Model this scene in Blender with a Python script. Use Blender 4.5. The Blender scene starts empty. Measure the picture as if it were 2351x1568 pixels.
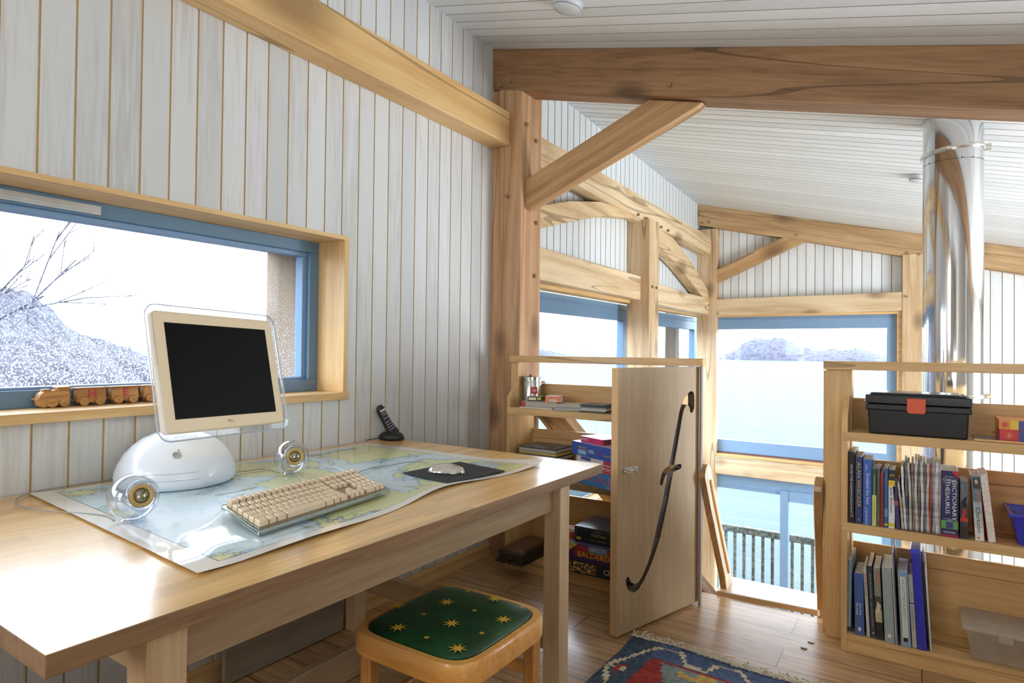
import bpy, bmesh, math, random
from mathutils import Vector, Matrix, noise as mnoise
random.seed(7)
R = math.radians
S = bpy.context.scene
COL = S.collection

# ------------------------------------------------------------------ materials
def lin(c):
    return tuple((v/255/12.92 if v/255 <= .04045 else ((v/255+.055)/1.055)**2.4) for v in c)+(1.0,)

def nmat(name):
    m = bpy.data.materials.new(name); m.use_nodes = True
    nt = m.node_tree; nt.nodes.clear()
    out = nt.nodes.new('ShaderNodeOutputMaterial')
    return m, nt, out

def N(nt, t, **k):
    n = nt.nodes.new('ShaderNode'+t)
    for a, b in k.items():
        if a in n.inputs: n.inputs[a].default_value = b
        else: setattr(n, a, b)
    return n

def plain(name, col, rough=.5, metal=0, coat=0, var=.06, scale=30, emis=0, spec=.5, bump=0, trans=0):
    """single colour with a faint procedural mottling"""
    m, nt, out = nmat(name)
    b = N(nt, 'BsdfPrincipled')
    tc = N(nt, 'TexCoord'); no = N(nt, 'TexNoise'); no.inputs['Scale'].default_value = scale; no.inputs['Detail'].default_value = 3
    nt.links.new(tc.outputs['Object'], no.inputs['Vector'])
    c = lin(col) if max(col) > 1.0 else tuple(col)+(1,)
    rp = N(nt, 'ValToRGB')
    rp.color_ramp.elements[0].position = .3; rp.color_ramp.elements[1].position = .7
    rp.color_ramp.elements[0].color = tuple(v*(1-var) for v in c[:3])+(1,)
    rp.color_ramp.elements[1].color = tuple(min(1, v*(1+var)) for v in c[:3])+(1,)
    nt.links.new(no.outputs['Fac'], rp.inputs['Fac']); nt.links.new(rp.outputs['Color'], b.inputs['Base Color'])
    b.inputs['Roughness'].default_value = rough; b.inputs['Metallic'].default_value = metal
    b.inputs['Coat Weight'].default_value = coat; b.inputs['Coat Roughness'].default_value = .08
    b.inputs['Specular IOR Level'].default_value = spec
    b.inputs['Transmission Weight'].default_value = trans
    if bump:
        bu = N(nt, 'Bump'); bu.inputs['Strength'].default_value = bump; bu.inputs['Distance'].default_value = .002
        nt.links.new(no.outputs['Fac'], bu.inputs['Height']); nt.links.new(bu.outputs['Normal'], b.inputs['Normal'])
    nt.links.new(b.outputs['BSDF'], out.inputs['Surface'])
    return m

def wood(name, light, dark, axis='X', scale=14, rough=.5, coat=0, bold=.35, knots=0, stretch=14, stave=None, coatr=.1, tilt=0):
    """timber: fine stretched grain, bolder rings, optional knots and glued staves"""
    m, nt, out = nmat(name); L = nt.links
    b = N(nt, 'BsdfPrincipled')
    tc = N(nt, 'TexCoord'); oi = N(nt, 'ObjectInfo')
    off = N(nt, 'VectorMath', operation='ADD')
    ra = N(nt, 'VectorMath', operation='SCALE'); ra.inputs[0].default_value = (7.3, 5.1, 9.7)
    L.new(oi.outputs['Random'], ra.inputs['Scale'])
    L.new(tc.outputs['Object'], off.inputs[0]); L.new(ra.outputs[0], off.inputs[1])
    vec = off.outputs[0]
    if tilt:
        mt_ = N(nt, 'Mapping'); mt_.inputs['Rotation'].default_value = (0, R(tilt), 0); L.new(vec, mt_.inputs['Vector']); vec = mt_.outputs[0]
    src = vec
    if stave:
        w, sax = stave
        sp = N(nt, 'SeparateXYZ'); L.new(tc.outputs['Object'], sp.inputs[0])
        dv = N(nt, 'Math', operation='DIVIDE'); dv.inputs[1].default_value = w; L.new(sp.outputs[sax], dv.inputs[0])
        fl = N(nt, 'Math', operation='FLOOR'); L.new(dv.outputs[0], fl.inputs[0])
        wn = N(nt, 'TexWhiteNoise', noise_dimensions='1D'); L.new(fl.outputs[0], wn.inputs['W'])
        lo = N(nt, 'Math', operation='MULTIPLY_ADD'); lo.inputs[1].default_value = 3.0
        L.new(wn.outputs['Value'], lo.inputs[0]); L.new(sp.outputs[axis], lo.inputs[2])
        dv2 = N(nt, 'Math', operation='DIVIDE'); dv2.inputs[1].default_value = w*9; L.new(lo.outputs[0], dv2.inputs[0])
        fl2 = N(nt, 'Math', operation='FLOOR'); L.new(dv2.outputs[0], fl2.inputs[0])
        cb = N(nt, 'CombineXYZ'); L.new(fl.outputs[0], cb.inputs[0]); L.new(fl2.outputs[0], cb.inputs[1])
        wn2 = N(nt, 'TexWhiteNoise', noise_dimensions='2D'); L.new(cb.outputs[0], wn2.inputs['Vector'])
        sc2 = N(nt, 'VectorMath', operation='SCALE'); sc2.inputs['Scale'].default_value = 5
        L.new(wn2.outputs['Color'], sc2.inputs[0])
        ad = N(nt, 'VectorMath', operation='ADD'); L.new(vec, ad.inputs[0]); L.new(sc2.outputs[0], ad.inputs[1]); vec = ad.outputs[0]
    mp = N(nt, 'Mapping'); s = [1, 1, 1]; s['XYZ'.index(axis)] = 1/stretch; mp.inputs['Scale'].default_value = s
    L.new(vec, mp.inputs['Vector'])
    n1 = N(nt, 'TexNoise'); n1.inputs['Scale'].default_value = scale*9; n1.inputs['Detail'].default_value = 4; n1.inputs['Distortion'].default_value = .4
    L.new(mp.outputs[0], n1.inputs['Vector'])
    mp2 = N(nt, 'Mapping'); s2 = [1, 1, 1]; s2['XYZ'.index(axis)] = 1/(stretch*1.1); mp2.inputs['Scale'].default_value = s2
    L.new(vec, mp2.inputs['Vector'])
    n2 = N(nt, 'TexNoise'); n2.inputs['Scale'].default_value = scale*.55; n2.inputs['Detail'].default_value = 1.5; n2.inputs['Distortion'].default_value = .25
    L.new(mp2.outputs[0], n2.inputs['Vector'])
    mu = N(nt, 'Math', operation='MULTIPLY'); mu.inputs[1].default_value = 13; L.new(n2.outputs['Fac'], mu.inputs[0])
    fr = N(nt, 'Math', operation='PINGPONG'); fr.inputs[1].default_value = 1; L.new(mu.outputs[0], fr.inputs[0])
    mix = N(nt, 'Math', operation='MULTIPLY_ADD'); mix.inputs[1].default_value = bold
    L.new(fr.outputs[0], mix.inputs[0])
    m3 = N(nt, 'Math', operation='MULTIPLY'); m3.inputs[1].default_value = 1-bold; L.new(n1.outputs['Fac'], m3.inputs[0])
    L.new(m3.outputs[0], mix.inputs[2])
    rp = N(nt, 'ValToRGB'); rp.color_ramp.elements[0].position = .22; rp.color_ramp.elements[1].position = .68
    rp.color_ramp.elements[0].color = lin(dark); rp.color_ramp.elements[1].color = lin(light)
    L.new(mix.outputs[0], rp.inputs['Fac']); col = rp.outputs['Color']
    if stave:
        hs = N(nt, 'HueSaturation'); L.new(col, hs.inputs['Color'])
        mr = N(nt, 'MapRange'); mr.inputs['To Min'].default_value = .82; mr.inputs['To Max'].default_value = 1.12
        L.new(wn2.outputs['Value'], mr.inputs['Value']); L.new(mr.outputs[0], hs.inputs['Value']); col = hs.outputs['Color']
    if knots:
        mk = N(nt, 'Mapping'); s3 = [1, 1, 1]; s3['XYZ'.index(axis)] = .55; mk.inputs['Scale'].default_value = s3; L.new(src, mk.inputs['Vector'])
        vo = N(nt, 'TexVoronoi'); vo.inputs['Scale'].default_value = knots; L.new(mk.outputs[0], vo.inputs['Vector'])
        kr = N(nt, 'MapRange'); kr.inputs['From Min'].default_value = .09; kr.inputs['From Max'].default_value = .24
        kr.inputs['To Min'].default_value = .8; kr.inputs['To Max'].default_value = 0; L.new(vo.outputs['Distance'], kr.inputs['Value'])
        mx = N(nt, 'MixRGB'); L.new(kr.outputs[0], mx.inputs['Fac']); L.new(col, mx.inputs['Color1']); mx.inputs['Color2'].default_value = tuple(v*.45 for v in lin(dark)[:3])+(1,)
        col = mx.outputs['Color']
        # long drying checks
        mc = N(nt, 'Mapping'); s4 = [1, 1, 1]; s4['XYZ'.index(axis)] = .05; mc.inputs['Scale'].default_value = s4; L.new(src, mc.inputs['Vector'])
        nc = N(nt, 'TexNoise'); nc.inputs['Scale'].default_value = 7; nc.inputs['Detail'].default_value = 1; L.new(mc.outputs[0], nc.inputs['Vector'])
        ab = N(nt, 'Math', operation='SUBTRACT'); ab.inputs[1].default_value = .5; L.new(nc.outputs['Fac'], ab.inputs[0])
        a2 = N(nt, 'Math', operation='ABSOLUTE'); L.new(ab.outputs[0], a2.inputs[0])
        a3 = N(nt, 'Math', operation='LESS_THAN'); a3.inputs[1].default_value = .0075; L.new(a2.outputs[0], a3.inputs[0])
        a4 = N(nt, 'Math', operation='MULTIPLY'); a4.inputs[1].default_value = .55; L.new(a3.outputs[0], a4.inputs[0])
        mx2 = N(nt, 'MixRGB'); L.new(a4.outputs[0], mx2.inputs['Fac']); L.new(col, mx2.inputs['Color1']); mx2.inputs['Color2'].default_value = tuple(v*.3 for v in lin(dark)[:3])+(1,)
        col = mx2.outputs['Color']
    L.new(col, b.inputs['Base Color'])
    b.inputs['Roughness'].default_value = rough; b.inputs['Coat Weight'].default_value = coat; b.inputs['Coat Roughness'].default_value = coatr
    bu = N(nt, 'Bump'); bu.inputs['Strength'].default_value = .15; bu.inputs['Distance'].default_value = .002
    L.new(n1.outputs['Fac'], bu.inputs['Height']); L.new(bu.outputs['Normal'], b.inputs['Normal'])
    L.new(b.outputs['BSDF'], out.inputs['Surface'])
    return m

def whitewash(name, tone, under, pax, pitch, offset, gax, worn=.35):
    """limewashed boards: every board its own tone, grain showing through the wash"""
    m, nt, out = nmat(name); L = nt.links
    b = N(nt, 'BsdfPrincipled'); tc = N(nt, 'TexCoord'); sp = N(nt, 'SeparateXYZ'); L.new(tc.outputs['Object'], sp.inputs[0])
    a = N(nt, 'Math', operation='SUBTRACT'); a.inputs[1].default_value = offset; L.new(sp.outputs[pax], a.inputs[0])
    d = N(nt, 'Math', operation='DIVIDE'); d.inputs[1].default_value = pitch; L.new(a.outputs[0], d.inputs[0])
    f = N(nt, 'Math', operation='FLOOR'); L.new(d.outputs[0], f.inputs[0])
    wn = N(nt, 'TexWhiteNoise', noise_dimensions='1D'); L.new(f.outputs[0], wn.inputs['W'])
    sc = N(nt, 'VectorMath', operation='SCALE'); sc.inputs['Scale'].default_value = 9; L.new(wn.outputs['Color'], sc.inputs[0])
    ad = N(nt, 'VectorMath', operation='ADD'); L.new(tc.outputs['Object'], ad.inputs[0]); L.new(sc.outputs[0], ad.inputs[1])
    mp = N(nt, 'Mapping'); s = [1, 1, 1]; s['XYZ'.index(gax)] = .05; mp.inputs['Scale'].default_value = s; L.new(ad.outputs[0], mp.inputs['Vector'])
    n1 = N(nt, 'TexNoise'); n1.inputs['Scale'].default_value = 90; n1.inputs['Detail'].default_value = 4; n1.inputs['Distortion'].default_value = .5; L.new(mp.outputs[0], n1.inputs['Vector'])
    n2 = N(nt, 'TexNoise'); n2.inputs['Scale'].default_value = 3.5; n2.inputs['Detail'].default_value = 3
    mq = N(nt, 'Mapping'); s = [1, 1, 1]; s['XYZ'.index(gax)] = .25; mq.inputs['Scale'].default_value = s; L.new(ad.outputs[0], mq.inputs['Vector']); L.new(mq.outputs[0], n2.inputs['Vector'])
    pr = N(nt, 'Math', operation='MULTIPLY'); L.new(n1.outputs['Fac'], pr.inputs[0]); L.new(n2.outputs['Fac'], pr.inputs[1])
    rp = N(nt, 'ValToRGB'); rp.color_ramp.elements[0].position = .24; rp.color_ramp.elements[1].position = .40
    rp.color_ramp.elements[0].color = (0, 0, 0, 1); rp.color_ramp.elements[1].color = (worn, worn, worn, 1)
    L.new(pr.outputs[0], rp.inputs['Fac'])
    mx = N(nt, 'MixRGB'); L.new(rp.outputs['Color'], mx.inputs['Fac']); mx.inputs['Color1'].default_value = lin(tone); mx.inputs['Color2'].default_value = lin(under)
    hs = N(nt, 'HueSaturation'); L.new(mx.outputs['Color'], hs.inputs['Color'])
    mr = N(nt, 'MapRange'); mr.inputs['To Min'].default_value = .9; mr.inputs['To Max'].default_value = 1.05; L.new(wn.outputs['Value'], mr.inputs['Value']); L.new(mr.outputs[0], hs.inputs['Value'])
    L.new(hs.outputs['Color'], b.inputs['Base Color']); b.inputs['Roughness'].default_value = .62
    bu = N(nt, 'Bump'); bu.inputs['Strength'].default_value = .25; bu.inputs['Distance'].default_value = .002; L.new(n1.outputs['Fac'], bu.inputs['Height']); L.new(bu.outputs['Normal'], b.inputs['Normal'])
    L.new(b.outputs['BSDF'], out.inputs['Surface'])
    return m

def clear(name, tint=(255, 255, 255), gl=.08, rough=.02, edge=.6):
    """clear plastic or thin glass: see-through with a fresnel reflection"""
    m, nt, out = nmat(name); L = nt.links
    t = N(nt, 'BsdfTransparent'); t.inputs['Color'].default_value = lin(tint)
    g = N(nt, 'BsdfGlossy'); g.inputs['Roughness'].default_value = rough
    lw = N(nt, 'LayerWeight'); lw.inputs['Blend'].default_value = .35
    mr = N(nt, 'MapRange'); mr.inputs['To Min'].default_value = gl; mr.inputs['To Max'].default_value = edge; L.new(lw.outputs['Facing'], mr.inputs['Value'])
    mx = N(nt, 'MixShader'); L.new(mr.outputs[0], mx.inputs['Fac']); L.new(t.outputs[0], mx.inputs[1]); L.new(g.outputs[0], mx.inputs[2])
    L.new(mx.outputs[0], out.inputs['Surface'])
    return m

def frosted(name, col, op):
    m, nt, out = nmat(name); L = nt.links
    t = N(nt, 'BsdfTransparent'); d = N(nt, 'BsdfDiffuse'); d.inputs['Color'].default_value = lin(col); tl = N(nt, 'BsdfTranslucent'); tl.inputs['Color'].default_value = lin(col)
    a = N(nt, 'MixShader'); a.inputs['Fac'].default_value = .5; L.new(d.outputs[0], a.inputs[1]); L.new(tl.outputs[0], a.inputs[2])
    g = N(nt, 'BsdfGlossy'); g.inputs['Roughness'].default_value = .35
    b = N(nt, 'MixShader'); b.inputs['Fac'].default_value = .08; L.new(a.outputs[0], b.inputs[1]); L.new(g.outputs[0], b.inputs[2])
    tc = N(nt, 'TexCoord'); no = N(nt, 'TexNoise'); no.inputs['Scale'].default_value = 25; L.new(tc.outputs['Object'], no.inputs['Vector'])
    mr = N(nt, 'MapRange'); mr.inputs['To Min'].default_value = op-.08; mr.inputs['To Max'].default_value = op+.08; L.new(no.outputs['Fac'], mr.inputs['Value'])
    c = N(nt, 'MixShader'); L.new(mr.outputs[0], c.inputs['Fac']); L.new(t.outputs[0], c.inputs[1]); L.new(b.outputs[0], c.inputs[2]); L.new(c.outputs[0], out.inputs['Surface'])
    return m

def droplet_glass():
    """window pane wet with condensation: clear with many tiny bright droplets"""
    m, nt, out = nmat('wet window glass'); L = nt.links
    t = N(nt, 'BsdfTransparent'); g = N(nt, 'BsdfGlossy'); g.inputs['Roughness'].default_value = .05
    base = N(nt, 'MixShader'); base.inputs['Fac'].default_value = .06; L.new(t.outputs[0], base.inputs[1]); L.new(g.outputs[0], base.inputs[2])
    tr = N(nt, 'BsdfTranslucent'); tr.inputs['Color'].default_value = (.40, .41, .47, 1)
    tc = N(nt, 'TexCoord'); no = N(nt, 'TexNoise'); no.inputs['Scale'].default_value = 170; no.inputs['Detail'].default_value = 2; L.new(tc.outputs['Object'], no.inputs['Vector'])
    rp = N(nt, 'MapRange'); rp.inputs['From Min'].default_value = .47; rp.inputs['From Max'].default_value = .60; L.new(no.outputs['Fac'], rp.inputs['Value'])
    n2 = N(nt, 'TexNoise'); n2.inputs['Scale'].default_value = 3; L.new(tc.outputs['Object'], n2.inputs['Vector'])
    mu = N(nt, 'Math', operation='MULTIPLY'); L.new(rp.outputs[0], mu.inputs[0])
    sp = N(nt, 'SeparateXYZ'); L.new(tc.outputs['Object'], sp.inputs[0])
    hz = N(nt, 'MapRange'); hz.inputs['From Min'].default_value = .0; hz.inputs['From Max'].default_value = .42; hz.inputs['To Min'].default_value = .85; hz.inputs['To Max'].default_value = .28
    L.new(sp.outputs['Z'], hz.inputs['Value']); L.new(hz.outputs[0], mu.inputs[1])
    mx = N(nt, 'MixShader'); L.new(mu.outputs[0], mx.inputs['Fac']); L.new(base.outputs[0], mx.inputs[1]); L.new(tr.outputs[0], mx.inputs[2])
    L.new(mx.outputs[0], out.inputs['Surface'])
    return m

def two_tone(name, c1, c2, scale=20, rough=.6, lo=.45, hi=.55, bump=0, detail=4):
    m, nt, out = nmat(name); L = nt.links
    b = N(nt, 'BsdfPrincipled'); tc = N(nt, 'TexCoord'); no = N(nt, 'TexNoise'); no.inputs['Scale'].default_value = scale; no.inputs['Detail'].default_value = detail
    L.new(tc.outputs['Object'], no.inputs['Vector'])
    rp = N(nt, 'ValToRGB'); rp.color_ramp.elements[0].position = lo; rp.color_ramp.elements[1].position = hi
    rp.color_ramp.elements[0].color = lin(c1); rp.color_ramp.elements[1].color = lin(c2)
    L.new(no.outputs['Fac'], rp.inputs['Fac']); L.new(rp.outputs['Color'], b.inputs['Base Color']); b.inputs['Roughness'].default_value = rough
    if bump:
        bu = N(nt, 'Bump'); bu.inputs['Strength'].default_value = bump; L.new(no.outputs['Fac'], bu.inputs['Height']); L.new(bu.outputs['Normal'], b.inputs['Normal'])
    L.new(b.outputs['BSDF'], out.inputs['Surface'])
    return m

def steel():
    m, nt, out = nmat('polished flue steel'); L = nt.links
    b = N(nt, 'BsdfPrincipled'); b.inputs['Metallic'].default_value = 1; b.inputs['Base Color'].default_value = (.62, .62, .62, 1); b.inputs['Roughness'].default_value = .09
    tc = N(nt, 'TexCoord'); mp = N(nt, 'Mapping'); mp.inputs['Scale'].default_value = (1, 1, .12); no = N(nt, 'TexNoise'); no.inputs['Scale'].default_value = 14; no.inputs['Detail'].default_value = 2
    L.new(tc.outputs['Object'], mp.inputs[0]); L.new(mp.outputs[0], no.inputs['Vector'])
    bu = N(nt, 'Bump'); bu.inputs['Strength'].default_value = .12; bu.inputs['Distance'].default_value = .004; L.new(no.outputs['Fac'], bu.inputs['Height']); L.new(bu.outputs['Normal'], b.inputs['Normal'])
    L.new(b.outputs['BSDF'], out.inputs['Surface'])
    return m

def floor_mat():
    m, nt, out = nmat('oiled plank floor'); L = nt.links
    b = N(nt, 'BsdfPrincipled'); tc = N(nt, 'TexCoord')
    mp = N(nt, 'Mapping'); mp.inputs['Location'].default_value = (.35, -2.645+.155*40, 0); L.new(tc.outputs['Object'], mp.inputs[0])
    br = N(nt, 'TexBrick'); br.offset = .37; br.inputs['Scale'].default_value = 1; br.inputs['Brick Width'].default_value = 1.15; br.inputs['Row Height'].default_value = .155
    br.inputs['Mortar Size'].default_value = .0022; br.inputs['Mortar Smooth'].default_value = .1; br.inputs['Color1'].default_value = (.1, .1, .1, 1); br.inputs['Color2'].default_value = (.9, .9, .9, 1); br.inputs['Mortar'].default_value = (0, 0, 0, 1)
    L.new(mp.outputs[0], br.inputs['Vector'])
    sc = N(nt, 'VectorMath', operation='SCALE'); sc.inputs['Scale'].default_value = 6; L.new(br.outputs['Color'], sc.inputs[0])
    ad = N(nt, 'VectorMath', operation='ADD'); L.new(tc.outputs['Object'], ad.inputs[0]); L.new(sc.outputs[0], ad.inputs[1])
    m2 = N(nt, 'Mapping'); m2.inputs['Scale'].default_value = (.08, 1, 1); L.new(ad.outputs[0], m2.inputs[0])
    no = N(nt, 'TexNoise'); no.inputs['Scale'].default_value = 60; no.inputs['Detail'].default_value = 5; no.inputs['Distortion'].default_value = .6; L.new(m2.outputs[0], no.inputs['Vector'])
    rp = N(nt, 'ValToRGB'); rp.color_ramp.elements[0].position = .3; rp.color_ramp.elements[1].position = .7; rp.color_ramp.elements[0].color = lin((158, 120, 80)); rp.color_ramp.elements[1].color = lin((206, 170, 126)); L.new(no.outputs['Fac'], rp.inputs['Fac'])
    hs = N(nt, 'HueSaturation'); mr = N(nt, 'MapRange'); mr.inputs['To Min'].default_value = .8; mr.inputs['To Max'].default_value = 1.12; L.new(br.outputs['Color'], mr.inputs['Value']); L.new(mr.outputs[0], hs.inputs['Value']); L.new(rp.outputs['Color'], hs.inputs['Color'])
    mx = N(nt, 'MixRGB'); L.new(br.outputs['Fac'], mx.inputs['Fac']); L.new(hs.outputs['Color'], mx.inputs['Color1']); mx.inputs['Color2'].default_value = lin((70, 42, 22))
    L.new(mx.outputs['Color'], b.inputs['Base Color']); b.inputs['Roughness'].default_value = .3; b.inputs['Coat Weight'].default_value = .4; b.inputs['Coat Roughness'].default_value = .15
    iv = N(nt, 'Math', operation='SUBTRACT'); iv.inputs[0].default_value = 1; L.new(br.outputs['Fac'], iv.inputs[1])
    bu = N(nt, 'Bump'); bu.inputs['Strength'].default_value = .5; bu.inputs['Distance'].default_value = .002; L.new(iv.outputs[0], bu.inputs['Height']); L.new(bu.outputs['Normal'], b.inputs['Normal'])
    L.new(b.outputs['BSDF'], out.inputs['Surface'])
    return m

def chart_mat():
    """sea chart under laminate: land, shallows, coastline, soundings, white margin"""
    m, nt, out = nmat('laminated sea chart'); L = nt.links
    b = N(nt, 'BsdfPrincipled'); uv = N(nt, 'UVMap'); tc = N(nt, 'TexCoord')
    no = N(nt, 'TexNoise'); no.inputs['Scale'].default_value = 3.1; no.inputs['Detail'].default_value = 9; no.inputs['Roughness'].default_value = .62; no.inputs['Distortion'].default_value = .5
    mpp = N(nt, 'Mapping'); mpp.inputs['Location'].default_value = (3.3, 1.2, 0); L.new(tc.outputs['Object'], mpp.inputs[0]); L.new(mpp.outputs[0], no.inputs['Vector'])
    rp = N(nt, 'ValToRGB'); cr = rp.color_ramp
    cr.elements[0].position = 0; cr.elements[0].color = lin((214, 226, 226))
    cr.elements[1].position = .45; cr.elements[1].color = lin((206, 226, 232))
    for p, c in ((.470, (178, 210, 228)), (.488, (178, 210, 228)), (.491, (96, 104, 96)), (.496, (96, 104, 96)), (.499, (206, 214, 150)), (.58, (220, 220, 156)), (.66, (226, 204, 128))):
        e = cr.elements.new(p); e.color = lin(c)
    L.new(no.outputs['Fac'], rp.inputs['Fac'])
    # thin survey lines and soundings
    n2 = N(nt, 'TexNoise'); n2.inputs['Scale'].default_value = 190; n2.inputs['Detail'].default_value = 2; L.new(tc.outputs['Object'], n2.inputs['Vector'])
    gt = N(nt, 'Math', operation='GREATER_THAN'); gt.inputs[1].default_value = .66; L.new(n2.outputs['Fac'], gt.inputs[0])
    n3 = N(nt, 'TexNoise'); n3.inputs['Scale'].default_value = 9; n3.inputs['Detail'].default_value = 6; L.new(tc.outputs['Object'], n3.inputs['Vector'])
    s3 = N(nt, 'Math', operation='SUBTRACT'); s3.inputs[1].default_value = .5; L.new(n3.outputs['Fac'], s3.inputs[0]); a3 = N(nt, 'Math', operation='ABSOLUTE'); L.new(s3.outputs[0], a3.inputs[0])
    l3 = N(nt, 'Math', operation='LESS_THAN'); l3.inputs[1].default_value = .0035; L.new(a3.outputs[0], l3.inputs[0])
    mxm = N(nt, 'Math', operation='MAXIMUM'); L.new(gt.outputs[0], mxm.inputs[0]); L.new(l3.outputs[0], mxm.inputs[1])
    mm = N(nt, 'Math', operation='MULTIPLY'); mm.inputs[1].default_value = .45; L.new(mxm.outputs[0], mm.inputs[0])
    mx = N(nt, 'MixRGB'); L.new(mm.outputs[0], mx.inputs['Fac']); L.new(rp.outputs['Color'], mx.inputs['Color1']); mx.inputs['Color2'].default_value = lin((120, 130, 130))
    # margin from UV
    sp = N(nt, 'SeparateXYZ'); L.new(uv.outputs[0], sp.inputs[0])
    def edge(sock, t):
        a = N(nt, 'Math', operation='SUBTRACT'); a.inputs[1].default_value = .5; L.new(sock, a.inputs[0]); c = N(nt, 'Math', operation='ABSOLUTE'); L.new(a.outputs[0], c.inputs[0])
        d = N(nt, 'Math', operation='GREATER_THAN'); d.inputs[1].default_value = .5-t; L.new(c.outputs[0], d.inputs[0]); return d.outputs[0]
    def either(a, c):
        x = N(nt, 'Math', operation='MAXIMUM'); L.new(a, x.inputs[0]); L.new(c, x.inputs[1]); return x.outputs[0]
    line = either(edge(sp.outputs['X'], .047), edge(sp.outputs['Y'], .036)); marg = either(edge(sp.outputs['X'], .0445), edge(sp.outputs['Y'], .034))
    mb = N(nt, 'MixRGB'); L.new(line, mb.inputs['Fac']); L.new(mx.outputs['Color'], mb.inputs['Color1']); mb.inputs['Color2'].default_value = lin((90, 95, 95))
    mw = N(nt, 'MixRGB'); L.new(marg, mw.inputs['Fac']); L.new(mb.outputs['Color'], mw.inputs['Color1']); mw.inputs['Color2'].default_value = lin((232, 226, 214))
    L.new(mw.outputs['Color'], b.inputs['Base Color']); b.inputs['Roughness'].default_value = .35; b.inputs['Coat Weight'].default_value = .8; b.inputs['Coat Roughness'].default_value = .04
    L.new(b.outputs['BSDF'], out.inputs['Surface'])
    return m

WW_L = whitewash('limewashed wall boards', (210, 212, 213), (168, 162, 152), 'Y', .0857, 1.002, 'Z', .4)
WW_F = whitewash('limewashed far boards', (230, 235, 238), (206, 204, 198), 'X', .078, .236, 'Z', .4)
WW_C = whitewash('limewashed ceiling boards', (228, 234, 238), (208, 206, 200), 'Y', .083, 2.236, 'X', .35)
GROOVE = plain('bare groove', (206, 182, 140), .7)
GROOVE_W = plain('pale groove', (176, 172, 158), .7)
BEAM_Y = wood('planed larch beam', (224, 188, 134), (202, 158, 100), 'Y', 7, .55, bold=.45, knots=1.6)
RAFT = wood('aged rafter timber', (164, 126, 88), (118, 84, 54), 'X', 9, .6, bold=.25, knots=3.2, tilt=-14.3)
RAFT_F = wood('far rafter timber', (196, 164, 122), (160, 126, 86), 'X', 9, .6, bold=.3, knots=3, tilt=-14.3)
POST = wood('douglas post', (200, 160, 122), (168, 124, 86), 'Z', 9, .6, bold=.4, knots=4)
POST_L = wood('pale post', (216, 190, 154), (186, 154, 114), 'Z', 9, .6, bold=.4, knots=4)
LOG = wood('pale round plate', (226, 204, 168), (196, 164, 122), 'Y', 9, .6, bold=.45, knots=3)
FBEAM = wood('pale cross beam', (222, 200, 164), (194, 164, 126), 'X', 9, .6, bold=.45, knots=4)
PINE_X = wood('clear pine', (224, 186, 128), (200, 156, 100), 'X', 10, .45, coat=.15, bold=.25, knots=1.1)
PINE_Y = wood('clear pine y', (224, 190, 136), (200, 158, 102), 'Y', 10, .5, bold=.35)
PINE_Z = wood('clear pine z', (224, 186, 128), (200, 156, 100), 'Z', 10, .45, coat=.15, bold=.25)
BIRCH = wood('birch veneer', (176, 152, 118), (160, 134, 100), 'Z', 16, .55, coat=.0, bold=.15, stretch=20)
BIRCH_E = wood('birch ply edge', (226, 190, 140), (208, 164, 112), 'Z', 10, .5)
DARKCUT = wood('dark cut edge', (92, 72, 52), (58, 44, 32), 'Z', 12, .4, coat=.3)
TABLE = wood('waxed beech top', (234, 192, 126), (212, 162, 94), 'Y', 11, .34, coat=.55, bold=.15, stave=(.045, 'X'), coatr=.16)
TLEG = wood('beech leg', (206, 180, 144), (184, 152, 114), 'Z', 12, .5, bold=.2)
TRAIL = wood('beech rail', (168, 144, 112), (144, 118, 88), 'Y', 12, .5, bold=.2)  # darker than the end rails; shade under the desktop is in the colour
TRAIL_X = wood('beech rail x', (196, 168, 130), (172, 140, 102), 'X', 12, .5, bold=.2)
STOOLW = wood('varnished stool beech', (234, 176, 96), (208, 142, 64), 'X', 10, .35, coat=.4, bold=.2)
STOOLZ = wood('varnished stool leg', (206, 150, 84), (178, 120, 60), 'Z', 10, .35, coat=.4, bold=.2)
RAILP = wood('ladder plywood', (182, 142, 92), (150, 108, 64), 'Z', 12, .4, coat=.3)
RAILF = wood('ladder plywood face', (222, 210, 192), (198, 180, 156), 'Z', 14, .35, coat=.4)
TREADM = wood('beech tread', (212, 184, 146), (190, 156, 114), 'X', 12, .35, coat=.4)
OUTWOOD = wood('weathered cladding', (140, 116, 86), (74, 58, 42), 'Z', 9, .8, bold=.5)
DECKW = two_tone('algae stained rail', (96, 100, 88), (56, 60, 52), 30, .8)
TOY = wood('toy pine', (190, 142, 84), (156, 106, 56), 'Y', 26, .5, bold=.5)
TOYW = wood('toy wheel', (196, 146, 86), (168, 118, 64), 'Y', 40, .5, bold=.5)
BLUEF = plain('blue window paint', (98, 130, 160), .4, var=.03)
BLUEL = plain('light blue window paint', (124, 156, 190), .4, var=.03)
GLASS = clear('window glass', gl=.03, edge=.35)
WET = droplet_glass()
ALU = plain('vent aluminium', (200, 204, 204), .3, metal=.6)
STEEL = steel()
CHROME = plain('bright metal', (210, 208, 200), .16, metal=1)
IWHITE = plain('computer white', (226, 232, 242), .28, coat=.5, var=.01)
IBEZEL = plain('screen surround', (238, 218, 184), .35, var=.01)
SCREEN = plain('switched off screen', (9, 9, 11), .4, var=.02, spec=.12)
LOGO = plain('mirror emblem', (150, 152, 156), .12, metal=1, var=.01)
CLEARP = clear('clear acrylic', (246, 248, 252), .10, .03, .75)
CLEARK = clear('clear keyboard case', (225, 228, 222), .14, .05, .6)
KEYW = plain('warm white keycaps', (226, 204, 170), .35, var=.02)
CREAM = plain('speaker cone tan', (206, 178, 122), .4)
BLACKP = plain('black plastic', (15, 16, 20), .42, coat=.08, var=.02)
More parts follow.
